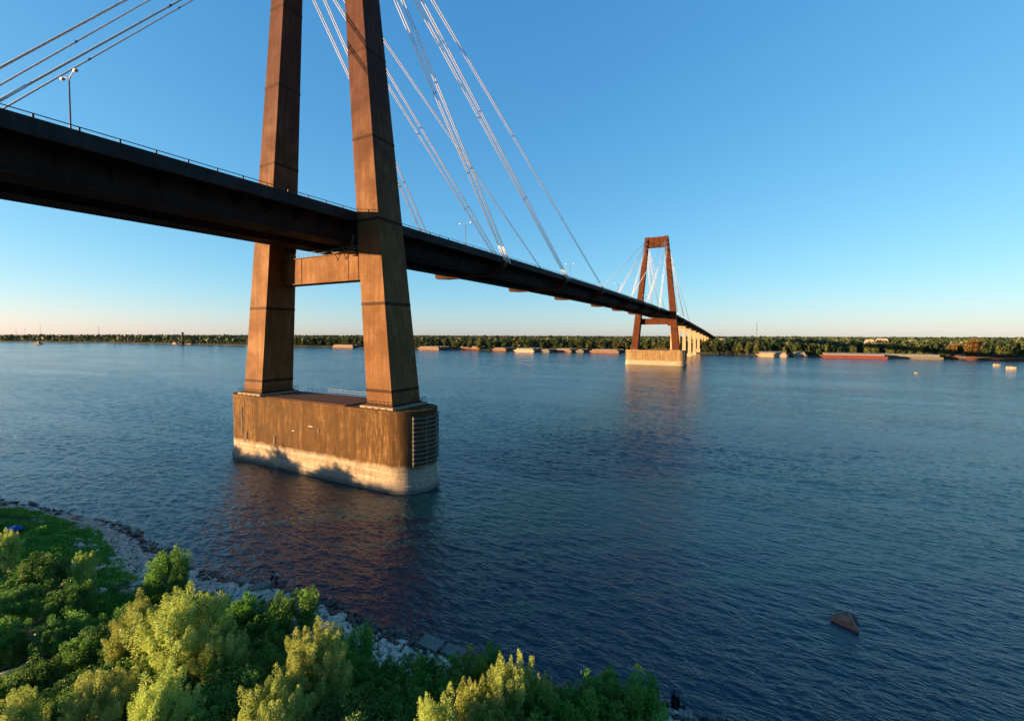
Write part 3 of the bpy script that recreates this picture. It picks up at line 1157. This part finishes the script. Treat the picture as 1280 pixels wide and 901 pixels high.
def wood_mesh(tips, rz, cz, trunk_r, seed, nlimb=9, lean=.5):
    g = random.Random(seed)
    m = MB()
    fork = cz-rz*.75
    top = Vector((g.uniform(-lean, lean), g.uniform(-lean, lean), fork))
    m.tube([(0, 0, -.5), top*.5+Vector((.1, 0, 0)), top], [trunk_r*1.3, trunk_r, trunk_r*.85], 8)
    idx = list(range(len(tips)))
    g.shuffle(idx)
    mains = []
    for k in idx[:nlimb]:
        e = Vector(tips[k])*.8+Vector((0, 0, cz*.2))
        mid = top.lerp(e, .5)+Vector((g.uniform(-.3, .3), g.uniform(-.3, .3), .2))
        m.tube([top, mid, e], [trunk_r*.6, trunk_r*.38, trunk_r*.16], 6)
        mains.append((mid, e))
    for k in idx[nlimb:nlimb+40]:
        q = Vector(tips[k])
        c = min((x for pr in mains for x in pr), key=lambda x: (x-q).length)
        m.tube([c, c.lerp(q, .55)+Vector((0, 0, .15)), q], [trunk_r*.2, trunk_r*.13, trunk_r*.06], 4, False)
    return m.mesh('trunk', 'bark', True)


def tree_proto(mat, rx, ry, rz, cz, plumes, per, leaf, width, seed, tr=.2, **k):
    cm, tips = crown_mesh('crown', mat, rx, ry, rz, cz, plumes, per, leaf, width, seed=seed, **k)
    wm = wood_mesh(tips, rz, cz, tr, seed)
    return cm, wm


def plant_tree(name, proto, loc, s, rz, label, cat='tree', group=None, sz=None):
    t = thing(name, label, cat, loc, rz, group)
    t.scale = (s, s, sz or s)
    link('crown', proto[0], t)
    link('trunk', proto[1], t)
    return t


# near willows: about 8 m tall prototypes
WIL = [tree_proto('willow_leaf', 3.0, 2.8, 3.0, 4.9, 120, 360, .22, .055, 11+k, .17, plume_r=.50, plume_l=2.1, up=.68, power=.4, droop=.25) for k in range(5)]
SHR = [tree_proto('shrub_leaf', 1.6, 1.6, 1.3, 1.45, 60, 210, .19, .05, 31+k, .06, plume_r=.40, plume_l=1.25, up=.85, droop=.1) for k in range(3)]
DRK = [tree_proto('dark_leaf', 2.0, 1.9, 1.5, 1.7, 70, 210, .18, .06, 41+k, .08, plume_r=.5, plume_l=1.0, up=.4) for k in range(2)]


def put(name, protos, k, px, py, depth, height_u, label, rz=0., w=1., group=None, cat='tree'):
    """tree whose top shows at (px, py) at the given distance along the view, standing on the bank"""
    top = at_depth(px, py, depth)
    g = float(bank_z(np.array(top.x), np.array(top.y)))
    s = max(.25, (top.z-g)/height_u)
    plant_tree(name, protos[k % len(protos)], (top.x, top.y, g-.1), s*w, rz, label, cat, group, s)


GW = 'sunlit willows in the foreground'
for i, (px, py, dp, w, lb) in enumerate([
    (226, 738, 30, .95, 'tall yellow-green willow with the highest crown left of centre foreground'),
    (170, 752, 31, .75, 'sunlit willow just left of the tallest foreground willow'),
    (275, 785, 29, .75, 'willow half in shade right of the tallest foreground willow'),
    (392, 790, 27, .85, 'pointed yellow willow standing alone below the concrete slab'),
    (340, 850, 24, .75, 'low sunlit willow at the bottom edge left of the pointed one'),
    (120, 840, 25, .85, 'broad sunlit willow at the bottom edge near the left corner'),
    (205, 845, 24, .75, 'sunlit willow at the bottom edge below the tallest one'),
    (12, 868, 23.5, .75, 'yellow willow crown in the bottom left corner'),
    (640, 826, 25, .62, 'golden willow in front of the waterline right of centre'),
    (598, 850, 23.5, .6, 'slim golden willow just left of the golden willow at centre right'),
    (682, 846, 25.5, .55, 'thin golden willow top right of the golden willow at centre'),
    (545, 874, 22, .6, 'small golden willow top at the bottom edge, centre'),
    (6, 664, 46, .7, 'yellow-topped willow cut by the left edge below the blue tarp'),
    (104, 690, 43, .75, 'green willow with a yellow tip by the grass on the left')]):
    put('willow_tree', WIL, i, px, py, dp, 8.4, lb, i*1.7, w, GW)
GS = 'shaded green trees and shrubs on the near bank'
for i, (px, py, dp, w, kind, lb) in enumerate([
    (50, 690, 42, 1.1, 1, 'round dark green bush below the yellow-topped willow'),
    (20, 730, 38, 1.0, 1, 'dark green bush at the left edge under the round bush'),
    (90, 725, 38, 1.0, 1, 'dark green bush at left centre of the shaded thicket'),
    (207, 686, 42, .7, 0, 'bright green shrub standing alone against the riprap'),
    (222, 708, 41, .6, 0, 'small green shrub at the riprap right of the lone one'),
    (75, 770, 33, .9, 1, 'dark bush in the shaded hollow at left'),
    (150, 790, 31, .7, 1, 'dark bush behind the sunlit willows at left'),
    (302, 742, 35, .8, 0, 'green shrub at the riprap below the concrete slab'),
    (335, 752, 35, .9, 0, 'green shrub left of the bright pale green one'),
    (362, 741, 35, 1.0, 0, 'bright green feathery shrub below the anglers'),
    (330, 790, 31, 1.0, 0, 'green shrub between the tallest and the pointed willow'),
    (300, 815, 28, 1.0, 0, 'shaded green shrub right of the tall willow'),
    (440, 785, 32, .8, 0, 'green shrub right of the pointed yellow willow'),
    (425, 815, 29, 1.0, 0, 'shaded shrub at the right foot of the pointed willow'),
    (470, 830, 29, 1.0, 0, 'shaded green shrub in the middle of the thicket'),
    (505, 825, 29, .9, 0, 'green shrub at the edge of the riprap before the concrete mat'),
    (480, 870, 25, 1.0, 1, 'dark shrub at the bottom edge left of centre'),
    (545, 832, 28, 1.0, 0, 'green shrub under the concrete mat'),
    (575, 826, 28, 1.0, 0, 'light green shrub right of the concrete mat'),
    (612, 808, 28.5, .7, 0, 'bright green shrub top against the dark water at centre'),
    (650, 870, 23, .9, 0, 'green shrub at the bottom edge under the golden willows'),
    (712, 870, 24.5, .8, 0, 'green shrub right of the golden willows'),
    (738, 850, 26, .9, 0, 'green shrub left of the rightmost bush'),
    (792, 845, 27, .95, 0, 'bright green rightmost bush before the stumps'),
    (770, 865, 25.5, .9, 0, 'green shrub at the bottom edge beside the rightmost bush'),
    (430, 870, 24, 1.0, 1, 'dark bush at the bottom edge right of the pointed willow'),
    (50, 820, 29, .8, 1, 'dark bush above the bottom left willow'),
    (60, 870, 26, .9, 1, 'dark green bush between the two bottom left willows'),
    (260, 850, 25, .9, 1, 'dark bush among willows at the bottom left'),
    (700, 890, 23, .7, 0, 'small green shrub at the bottom edge right of centre')]):
    pr, hu = ((SHR, 3.3), (DRK, 3.6))[kind]
    put('shrub', pr, i, px, py, dp, hu, lb, i*2.1, w, GS, 'shrub')

n = 0
while n < 85:
    px, py = random.uniform(-20, 800), random.uniform(700, 930)
    q = at(px, py, 4.0)
    d_ = float(shore_y(q.x))-q.y
    if d_ < float(band_w(q.x))+2.4 or (px < 250 and py < 780):
        continue
    hh = random.uniform(1.6, 3.4)
    kd = random.random() < .4
    where = ('at the left edge' if px < 90 else 'left of the tallest willow' if px < 190 else 'around the tallest willow' if px < 300 else 'around the pointed willow' if px < 440
             else 'below the ridged concrete mats' if px < 570 else 'around the golden willows' if px < 690 else 'beside the rightmost bush')
    plant_tree('shrub', (DRK if kd else SHR)[n % 2], (q.x, q.y, float(bank_z(np.array(q.x), np.array(q.y)))-.1), hh/3.4*random.uniform(.9, 1.2), n*1.9,
               f"low {'dark' if kd else 'bright'} green bush of the shaded undergrowth {where}",
               'shrub', f"{'dark' if kd else 'bright'} undergrowth {where}", hh/3.4)
    n += 1

# willows of the same thicket beyond the left edge; they shade this bank and the foot of the pier
k = 0
for x in range(-150, 20, 8):
    for yo in (11, 19, 30):
        xx, yy = x+random.uniform(-3, 3), float(shore_y(x))-yo+random.uniform(-2, 2)
        if yy > -63.5-.231*(xx-78)-7 and xx > -45:
            continue
        h = random.uniform(5.4, 8.6) if xx < -45 else random.uniform(3.2, 5.4)
        plant_tree('willow_tree', WIL[k % 4], (xx, yy, float(bank_z(np.array(xx), np.array(yy)))-.1), h/8.4*random.uniform(.85, 1.1), k*1.3,
                   'willow of the thicket that continues past the left edge of the picture', 'tree', 'thicket past the left edge', h/8.4)
        k += 1

# ---- far bank: single trees in front, a wood behind
FT = []
for k, (mt, rx, rz, cz) in enumerate((('far_leaf_light', 4.4, 8.0, 8.6), ('far_leaf_dark', 5.0, 7.5, 7.8), ('far_leaf_light', 3.4, 8.5, 9.2), ('far_leaf_dark', 5.4, 8.5, 9), ('far_leaf_autumn', 4.8, 8.2, 9))):
    FT.append(tree_proto(mt, rx, rx, rz, cz, 62, 26, 1.35, 1.0, 61+k, .4, plume_r=1.3, plume_l=3.0, up=.55))
secs = [(-900, -420, 'tree in the far bank wood left of and behind the nearer tower leg'),
        (-420, -250, 'tree on the far bank between the nearer tower and the cream barge'),
        (-250, -20, 'tree on the far bank behind the barges left of the far tower'),
        (-20, 90, 'tree on the far bank beside the bridge approach'),
        (90, 190, 'tree on the far bank behind the cream barges'),
        (190, 270, 'tree on the far bank behind the long red barge'),
        (270, 520, 'tree on the far bank above the brown barges at the right edge')]
cnt = 0
for x0, x1, lb in secs:
    n = int((x1-x0)/(11 if x0 < -400 else 6.2))
    for q in range(n):
        x = x0+(x1-x0)*(q+random.random())/n
        row = random.choice((0, 0, 1))
        y = float(farb_y(x))+6+row*random.uniform(6, 16)+random.uniform(-3, 5)
        if -14 < x < 14:
            continue
        sc = random.uniform(.58, 1.25)+.1*row
        kk = random.choice((0, 0, 1, 1, 2, 3, 3))
        if x > 300 and random.random() < .45:
            kk, sc = 4, min(1.6, sc*1.3)
        plant_tree('far_tree', FT[kk], (x, y, .8), sc*random.uniform(.85, 1.15), random.uniform(0, 6), lb, 'tree', lb.replace('tree', 'trees', 1), sc)
        cnt += 1


def far_wood(name, n, fx, fd, mat, seed, hs=(14, 23), quads=64, q0=2.2, kind='stuff', lab=''):
    g = np.random.default_rng(seed)
    x = fx(g, n)
    y = farb_y(x)+fd(g, n)
    h = g.uniform(*hs, n)
    r = h*g.uniform(.24, .36, n)
    d = unit(g.normal(size=(n*quads, 3))+np.array([0, -.25, .5]))
    ti = np.repeat(np.arange(n), quads)
    sc = np.stack([r, r, h*.46], 1)[ti]
    C = np.stack([x, y, h*.58+1], 1)[ti]+d*sc*g.uniform(.6, 1.05, (n*quads, 1))
    nr = unit(d+g.normal(size=d.shape)*.5)
    v, f = leaves(C, unit(np.cross(nr, g.normal(size=d.shape))), nr, q0*g.uniform(.8, 1.8, n*quads)*(h[ti]/18), q0*g.uniform(.7, 1.4, n*quads)*(h[ti]/18))
    o = link(name, np_mesh(name, v, f, mat))
    return tag(o, lab, 'wood', kind=kind)


fdn = lambda lo, hi: (lambda g, n: lo+(hi-lo)*g.uniform(0, 1, n)**1.7)
far_wood('far_wood', 1500, lambda g, n: g.uniform(-1000, 900, n), fdn(34, 260), 'far_leaf_dark', 5, lab='dark green wood on the low far bank behind the single trees')
far_wood('far_wood', 900, lambda g, n: g.uniform(-1000, 1100, n), fdn(34, 300), 'far_leaf_light', 6, lab='lighter green trees mixed into the far bank wood')
far_wood('far_wood', 2600, lambda g, n: g.uniform(-2500, 2600, n), fdn(240, 1900), 'far_leaf_dark', 8, (15, 23.5), 22, 5.0, lab='distant wood forming the flat horizon line')
far_wood('far_wood', 1300, lambda g, n: g.uniform(-4200, -850, n), fdn(4, 260), 'far_leaf_dark', 9, (11, 24), 44, 3.2, lab='long dark wood along the river bend at far left')

far_wood('far_wood', 900, lambda g, n: g.uniform(-4200, -850, n), fdn(0, 14), 'far_leaf_dark', 14, (5, 13), 30, 3.0, lab='low willows fringing the water along the far left bank')
far_wood('far_wood', 2200, lambda g, n: g.uniform(-6000, 7000, n), fdn(1800, 7000), 'far_leaf_dark', 10, (17, 24), 8, 12.0, lab='farthest wood closing the view below the sky')

# masts and buildings on the far bank
def make_mast(label, px, ytop, dist_y, base=3):
    d = at_depth(px, ytop, 100)-CAM
    k = (dist_y-CAM.y)/d.y
    q = CAM+d*k
    t = thing('radio_mast', label, 'mast', (q.x, q.y, base), group='thin masts above the far woods')
    H = q.z-base
    m = MB()
    for a in (0, 2.09, 4.19):
        m.tube([(1.6*math.cos(a), 1.6*math.sin(a), 0), (.4*math.cos(a), .4*math.sin(a), H)], .22, 4)
    m.build('mast_leg', 'lamp_grey', t)
    m = MB()
    for z in np.arange(4, H, 6):
        r = 1.6-1.2*z/H
        m.tube([(r*math.cos(a), r*math.sin(a), z) for a in (0, 2.09, 4.19, 6.28)], .12, 3)
    m.build('bracing', 'lamp_grey', t)


make_mast('thin lattice mast above the wood just right of the bridge end', 946, 403, 900)
make_mast('thin lattice mast above the far left wood, tallest one', 50, 404, 1150)
make_mast('thin lattice mast above the far left wood near the left edge', 20, 409, 1150)
make_mast('thin lattice mast above the far left wood, middle of the left three', 31, 409, 1200)
make_mast('thin mast behind the white towboat at far left', 123, 408, 900)


def make_building(label, pa, pb, ytop, Y, wall, roof, depth=14, base=3.5):
    da, db = (at_depth(q, ytop, 100)-CAM for q in (pa, pb))
    A, B = CAM+da*((Y-CAM.y)/da.y), CAM+db*((Y-CAM.y)/db.y)
    L, H = B.x-A.x, (A.z+B.z)/2-base
    t = thing('building', label, 'building', ((A.x+B.x)/2, Y, base))
    e = H*.72
    w = MB().box(-L/2, L/2, 0, depth, 0, e).build('wall', wall, t)
    MB().prism([(-L/2-.5, e), (L/2+.5, e), (L/2-2, H), (-L/2+2, H)][::-1], -.6, depth+.6).build('roof', roof, t)
    n = max(2, int(L/5))
    for k in range(n):
        x = -L/2+L*(k+.5)/n
        for z in ([e*.3, e*.68] if e > 6 else [e*.5]):
            MB().box(x-.7, x+.7, -.06, .05, z-.8, z+.8).build('window', 'window_glass', w)


make_building('tan house with pale roof above the trees behind the red barge', 1083, 1094, 424.2, 770, 'tan_wall', 'roof_grey', base=6)
make_building('larger tan building beside the tan house above the trees', 1097, 1111, 423.0, 790, 'tan_wall', 'roof_grey', base=6)
make_building('long low white warehouse in the trees at right', 1192, 1212, 427.2, 800, 'white_paint', 'white_paint', base=6)
make_building('pale pinkish house row in the trees left of the white warehouse', 1136, 1162, 425.4, 820, 'tan_wall', 'pale_cover', base=6)
make_building('pale small building at the end of the bridge', 898, 906, 421.6, 900, 'pale_concrete', 'roof_grey', base=8)

# ------------------------------------------------------------------ near shore: stones, grass, small things
def rocks(name, n, xr, dr, size, mat, seed, label, rel=True):
    g = np.random.default_rng(seed)
    base = np.array([(0, 0, 1), (.9, 0, .35), (.28, .86, .35), (-.73, .53, .35), (-.73, -.53, .35), (.28, -.86, .35),
                     (.73, .53, -.35), (-.28, .86, -.35), (-.9, 0, -.35), (-.28, -.86, -.35), (.73, -.53, -.35), (0, 0, -1)])
    tri = np.array([(0, 1, 2), (0, 2, 3), (0, 3, 4), (0, 4, 5), (0, 5, 1), (1, 6, 2), (2, 7, 3), (3, 8, 4), (4, 9, 5), (5, 10, 1),
                    (6, 7, 2), (7, 8, 3), (8, 9, 4), (9, 10, 5), (10, 6, 1), (11, 7, 6), (11, 8, 7), (11, 9, 8), (11, 10, 9), (11, 6, 10)])
    x = g.uniform(*xr, n)
    d = (dr[0]+(dr[1]-dr[0])*g.uniform(0, 1, n))*(band_w(x) if rel else 1)
    y = shore_y(x)-d
    z = bank_z(x, y)
    s = size*g.lognormal(0, .42, n)
    V = base[None]*g.uniform(.65, 1.2, (n, 12, 1))*np.stack([g.uniform(.8, 1.5, n), g.uniform(.7, 1.2, n), g.uniform(.45, .8, n)], 1)[:, None]
    a = g.uniform(0, 6.28, n)
    ca, sa = np.cos(a)[:, None], np.sin(a)[:, None]
    b = g.normal(0, .35, n)[:, None]
    X, Y, Z = V[..., 0]*ca-V[..., 1]*sa, V[..., 0]*sa+V[..., 1]*ca, V[..., 2]
    Z = Z+b*X
    V = np.stack([X, Y, Z], -1)*s[:, None, None]+np.stack([x, y, z+s*.15], 1)[:, None]
    F = (tri[None]+(np.arange(n)*12)[:, None, None]).reshape(-1, 3)
    return tag(link(name, np_mesh(name, V.reshape(-1, 3), F, mat)), label, 'stones', kind='stuff')


rocks('riprap', 11500, (-75, 90), (.12, 1.05), .19, 'riprap', 3, 'pale grey riprap stones piled along the near shoreline')
rocks('riprap', 900, (-75, 90), (1.0, 1.7), .22, 'riprap', 13, 'scattered pale stones among the plants above the shoreline')
rocks('wet_stones', 2600, (-75, 95), (-.7, 1.3), .27, 'wet_riprap', 4, 'dark wet stones along the edge of the water', False)

g = np.random.default_rng(21)


def cover(name, n, xr, dr, ln, wd, mat, seed, label, cat, clump=.35, lay=.5, keep=None):
    g = np.random.default_rng(seed)
    x = g.uniform(*xr, n)
    d = g.uniform(*dr, n)+band_w(x)
    y = shore_y(x)-d
    nz = hsh(x*2.3+3, y*2.9)*.5+.5
    k = nz > g.uniform(0, 1, n)*clump*2
    if keep is not None:
        k &= keep(x, y, d)
    x, y = x[k], y[k]
    n = len(x)
    hgt = (.15+.45*(hsh(x*4+1, y*4.7)*.5+.5))*g.uniform(.2, 1, n)
    C = np.stack([x, y, bank_z(x, y)+hgt], 1)
    dirv = unit(g.normal(size=(n, 3))*lay+np.array([0, 0, .5]))
    v, f = leaves(C, dirv, unit(g.normal(size=(n, 3))+np.array([0, 0, .6])), ln*g.uniform(.6, 1.4, n), wd*g.uniform(.6, 1.4, n))
    return tag(link(name, np_mesh(name, v, f, mat)), label, cat, kind='stuff')


cover('grass', 150000, (-60, 32), (-.5, 9), .34, .07, 'grass_leaf', 22, 'bright green grass and low plants on the slope behind the stones', 'grass', .35)
cover('vines', 110000, (-70, 95), (1.5, 36), .28, .16, 'vine_leaf', 23, 'dark green vines and weeds covering the shaded bank', 'vines', .4, .9)
cover('grass', 60000, (28, 95), (.3, 4), .34, .07, 'grass_leaf', 24, 'green weeds at the upper edge of the stones towards the right', 'grass', .55)


def gz(x, y):
    return float(bank_z(np.array(x), np.array(y)))


# blue tarp
p = at(17, 657, 2.4)
m = MB()
nx, ny = 9, 6
for j in range(ny):
    for i in range(nx):
        x, y = (i/(nx-1)-.5)*2.0, (j/(ny-1)-.5)*1.3
        m.v.append((x, y, .25+.3*math.exp(-3*(x*x+y*y))+.1*math.sin(4*x+2*y)+.08*math.sin(7*y-3*x)))
m.f = [(j*nx+i, j*nx+i+1, (j+1)*nx+i+1, (j+1)*nx+i) for j in range(ny-1) for i in range(nx-1)]
t = m.build('tarp', 'tarp_blue', None, True)
t.location = (p.x, p.y, gz(p.x, p.y)+.25)
tag(t, 'crumpled bright blue tarp lying in the grass at left', 'tarp')
md = t.modifiers.new('solid', 'SOLIDIFY')
md.thickness = .02

# tilted concrete slab at the waterline, the broken slab left of it
def slab_thing(label, pa, pb, w, z, tilt, name='concrete_slab', mat='mat_concrete', th=.28, nplank=6):
    a, b = at(*pa, z), at(*pb, z)
    d = b-a
    t = thing(name, label, 'slab', (a+b)/2, math.atan2(d.y, d.x))
    t.rotation_euler = (R(3), tilt, math.atan2(d.y, d.x))
    L = d.length
    for k in range(nplank):
        x0 = -L/2+L*k/nplank
        MB().box(x0+.02, x0+L/nplank-.02, -w/2+random.uniform(-.06, .06), w/2+random.uniform(-.06, .06), random.uniform(-.02, .02), th+random.uniform(-.03, .03)).build('block', mat, t, bevel=.03)


slab_thing('long tilted pale concrete slab reaching to the anglers at the waterline', (311, 739), (337, 729), 1.0, .75, R(5))
slab_thing('short pale slab lying left of the long tilted slab', (297, 727), (312, 727.5), .8, .6, R(2), nplank=3)
for lb, pa, pb, w in (('pale ridged concrete mat at the waterline, left panel', (527, 801), (550, 810), 1.3), ('pale ridged concrete mat at the waterline, right panel', (556, 812), (580, 820), 1.2),
                      ('flat concrete slab at the lower right shoreline beside the stumps', (848, 893), (866, 898), .55), ('broken concrete slab at the lower right corner of the shore', (834, 891), (844, 894), .5)):
    slab_thing(lb, pa, pb, w, .5, R(2), 'concrete_mat', nplank=8 if w > 1.1 else 3)

# stumps in the water
for lb, px, py, h, r in (('dark broken piling stump nearest the rightmost bush', 820, 874, .9, .28), ('pair-topped dark piling stump at the lower right shore', 842, 882, 1.0, .22), ('short dark stump beside the pair-topped one', 847, 880, .7, .2), ('low dark stump between the slab and the rightmost bush', 833, 884, .4, .2)):
    p = at(px, py, .1)
    t = thing('piling_stump', lb, 'stump', (p.x, p.y, -.4))
    m = MB()
    n = 9
    for z, q in ((0, 1.15), (.5, 1), (h*.8, .95), (h+.4, .8)):
        m.v += [(r*q*math.cos(k*6.283/n)*random.uniform(.85, 1.1), r*q*math.sin(k*6.283/n)*random.uniform(.85, 1.1), z+(random.uniform(-.2, .1) if z > h else 0)) for k in range(n)]
    m.f = [(a*n+k, a*n+(k+1) % n, a*n+n+(k+1) % n, a*n+n+k) for a in range(3) for k in range(n)]+[tuple(3*n+k for k in range(n))]
    m.build('post', 'wet_wood', t)
    MB().tube([(r*.9, 0, .3), (r*2.2, .2, .45), (r*3.4, .1, .2)], [.1, .08, .03], 5).build('root', 'wet_wood', t)


# driftwood
def log(label, pa, pb, z, r):
    a, b = at(*pa, z), at(*pb, z)
    t = thing('driftwood_log', label, 'log', (a+b)/2)
    d = (b-a)/2
    m = MB().tube([-d, -d*.4+Vector((0, 0, .06)), d*.3+Vector((0, .1, .1)), d], [r, r*.95, r*.8, r*.45], 9)
    m.build('stem', 'bleached_wood', t, True)
    MB().tube([d*.3+Vector((0, .1, .1)), d*.5+Vector((.1, .5, .45))], [r*.4, r*.15], 6).build('branch', 'bleached_wood', t, True)


log('pale bleached log in the shade at the left edge', (-6, 847), (32, 836), 3.5, .2)
log('pale driftwood log among the dark bushes at left', (106, 752), (124, 740), 3.3, .18)
log('thin driftwood pole on the stones right of the anglers', (363, 742), (384, 752), .9, .1)
log('thin log floating off the stones beside the anglers', (347, 727.5), (359, 725), .05, .1)


# ------------------------------------------------------------------ two anglers
def person(label, px, py, h, face, shirt, legs, cap, lean):
    p = at(px, py, .75)
    t = thing('person', label, 'person', (p.x, p.y, gz(p.x, p.y)+.22), face)
    k = h/1.72
    J = {'pel': (0, 0, .92, .14), 'wai': (0, .03*lean, 1.08, .125), 'che': (0, .12*lean, 1.30, .15), 'nek': (0, .2*lean, 1.47, .06), 'hd0': (0, .24*lean+.02, 1.56, .085), 'hd1': (0, .26*lean+.02, 1.67, .085),
         'sl': (-.19, .13*lean, 1.38, .06), 'el': (-.26, .16*lean+.08, 1.12, .045), 'wl': (-.20, .16*lean+.32, 1.02, .032), 'hl': (-.17, .16*lean+.41, 1.02, .035),
         'sr': (.19, .13*lean, 1.38, .06), 'er': (.27, .16*lean+.06, 1.12, .045), 'wr': (.20, .16*lean+.30, 1.08, .032), 'hr': (.17, .16*lean+.39, 1.10, .035),
         'tl': (-.1, 0, .84, .095), 'kl': (-.13, .08, .48, .065), 'al': (-.14, .0, .09, .042), 'fl': (-.15, .17, .03, .035),
         'tr': (.1, 0, .84, .095), 'kr': (.13, .05, .48, .065), 'ar': (.15, -.03, .09, .042), 'fr': (.17, .14, .03, .035)}
    E = [('pel', 'wai'), ('wai', 'che'), ('che', 'nek'), ('nek', 'hd0'), ('hd0', 'hd1'), ('che', 'sl'), ('sl', 'el'), ('el', 'wl'), ('wl', 'hl'), ('che', 'sr'), ('sr', 'er'), ('er', 'wr'), ('wr', 'hr'),
         ('pel', 'tl'), ('tl', 'kl'), ('kl', 'al'), ('al', 'fl'), ('pel', 'tr'), ('tr', 'kr'), ('kr', 'ar'), ('ar', 'fr')]
    ks = list(J)
    # short finger chains so that each hand has five fingers
    verts = [tuple(c*k for c in J[q][:3]) for q in ks]
    rad = [J[q][3]*k for q in ks]
    edges = [(ks.index(a), ks.index(b)) for a, b in E]
    for hn, s in (('hl', 1), ('hr', -1)):
        hx, hy, hz, _ = J[hn]
        for q in range(5):
            o = (q-2)*.02
            verts.append(((hx+s*(.05 if q == 0 else .0)+o*.4)*k, (hy+(.03 if q == 0 else .075))*k, (hz+o-.01)*k))
            rad.append(.009)
            edges.append((ks.index(hn), len(verts)-1))
    me = bpy.data.meshes.new('body')
    me.from_pydata(verts, edges, [])
    ob = link('body', me, t)
    md = ob.modifiers.new('skin', 'SKIN')
    for v_, r_ in zip(me.skin_vertices[0].data, rad):
        v_.radius = (r_, r_)
        v_.use_root = False
    me.skin_vertices[0].data[0].use_root = True
    sb = ob.modifiers.new('sub', 'SUBSURF')
    sb.levels = sb.render_levels = 2
    dg = bpy.context.evaluated_depsgraph_get()
    dg.update()
    nm = bpy.data.meshes.new_from_object(ob.evaluated_get(dg))
    ob.modifiers.clear()
    ob.data = nm
    nm.materials.clear()
    for q in ('skin', shirt, legs, 'wet_wood'):
        nm.materials.append(MATS[q])
    for f in nm.polygons:
        c = f.center/k
        f.use_smooth = True
        arm = abs(c.x) > .2 and c.z > .95
        if c.z > 1.45:
            mi = 0
        elif c.z > .93 and not (arm and c.z < 1.22) and c.y < .16*lean+.2:
            mi = 1
        elif c.z > (.5 if legs == 'grey_cloth' else .1) and not arm and c.y < .2:
            mi = 2
        elif c.z < .08:
            mi = 3
        else:
            mi = 0
        f.material_index = mi
    hd = Vector(J['hd1'][:3])*k
    m = MB()
    for a in range(6):
        la = math.pi/2*a/5
        for b in range(12):
            lo = 2*math.pi*b/12
            rr = .108*k
            m.v.append((hd.x+rr*math.cos(la)*math.cos(lo)*.92, hd.y+rr*math.cos(la)*math.sin(lo)-.012, hd.z-.01+rr*math.sin(la)))
    m.f = [(a*12+b, a*12+(b+1) % 12, a*12+12+(b+1) % 12, a*12+12+b) for a in range(5) for b in range(12)]
    m.build('cap' if cap else 'hair', 'white_paint' if cap else 'hair_dark', t, True)
    if cap:
        MB().add([(-.07, .09, 0), (.07, .09, 0), (.05, .2, -.02), (-.05, .2, -.02), (-.07, .09, .012), (.07, .09, .012), (.05, .2, -.008), (-.05, .2, -.008)],
                 [(0, 1, 2, 3), (7, 6, 5, 4), (0, 4, 5, 1), (1, 5, 6, 2), (2, 6, 7, 3), (3, 7, 4, 0)]).build('cap_brim', 'white_paint', t).location = hd
    fc = MB().add([(0, .088, -.01), (-.014, .08, -.045), (.014, .08, -.045), (0, .112, -.042)], [(0, 1, 3), (0, 3, 2), (1, 2, 3), (0, 2, 1)]).build('nose', 'skin', t)
    fc.location = hd
    for s in (-1, 1):
        e = MB().tube([(s*.032, .083, -.012), (s*.032, .09, -.012)], .009, 6).build('eye', 'hair_dark', t)
        e.location = hd
        e = MB().tube([(s*.088, .0, -.05), (s*.1, -.01, -.02), (s*.09, -.01, .0)], .014, 6).build('ear', 'skin', t)
        e.location = hd
    e = MB().box(-.025, .025, .078, .088, -.075, -.068).build('mouth', 'maroon_cloth', t)
    e.location = hd
    return t


person('person in navy shirt and pale shorts standing at the end of the long slab', 339.5, 731.5, 1.72, R(-25), 'navy_cloth', 'grey_cloth', False, .8)
person('person in dark trousers and white cap beside the one in shorts', 345, 732.5, 1.66, R(-70), 'navy_cloth', 'maroon_cloth', True, .5)
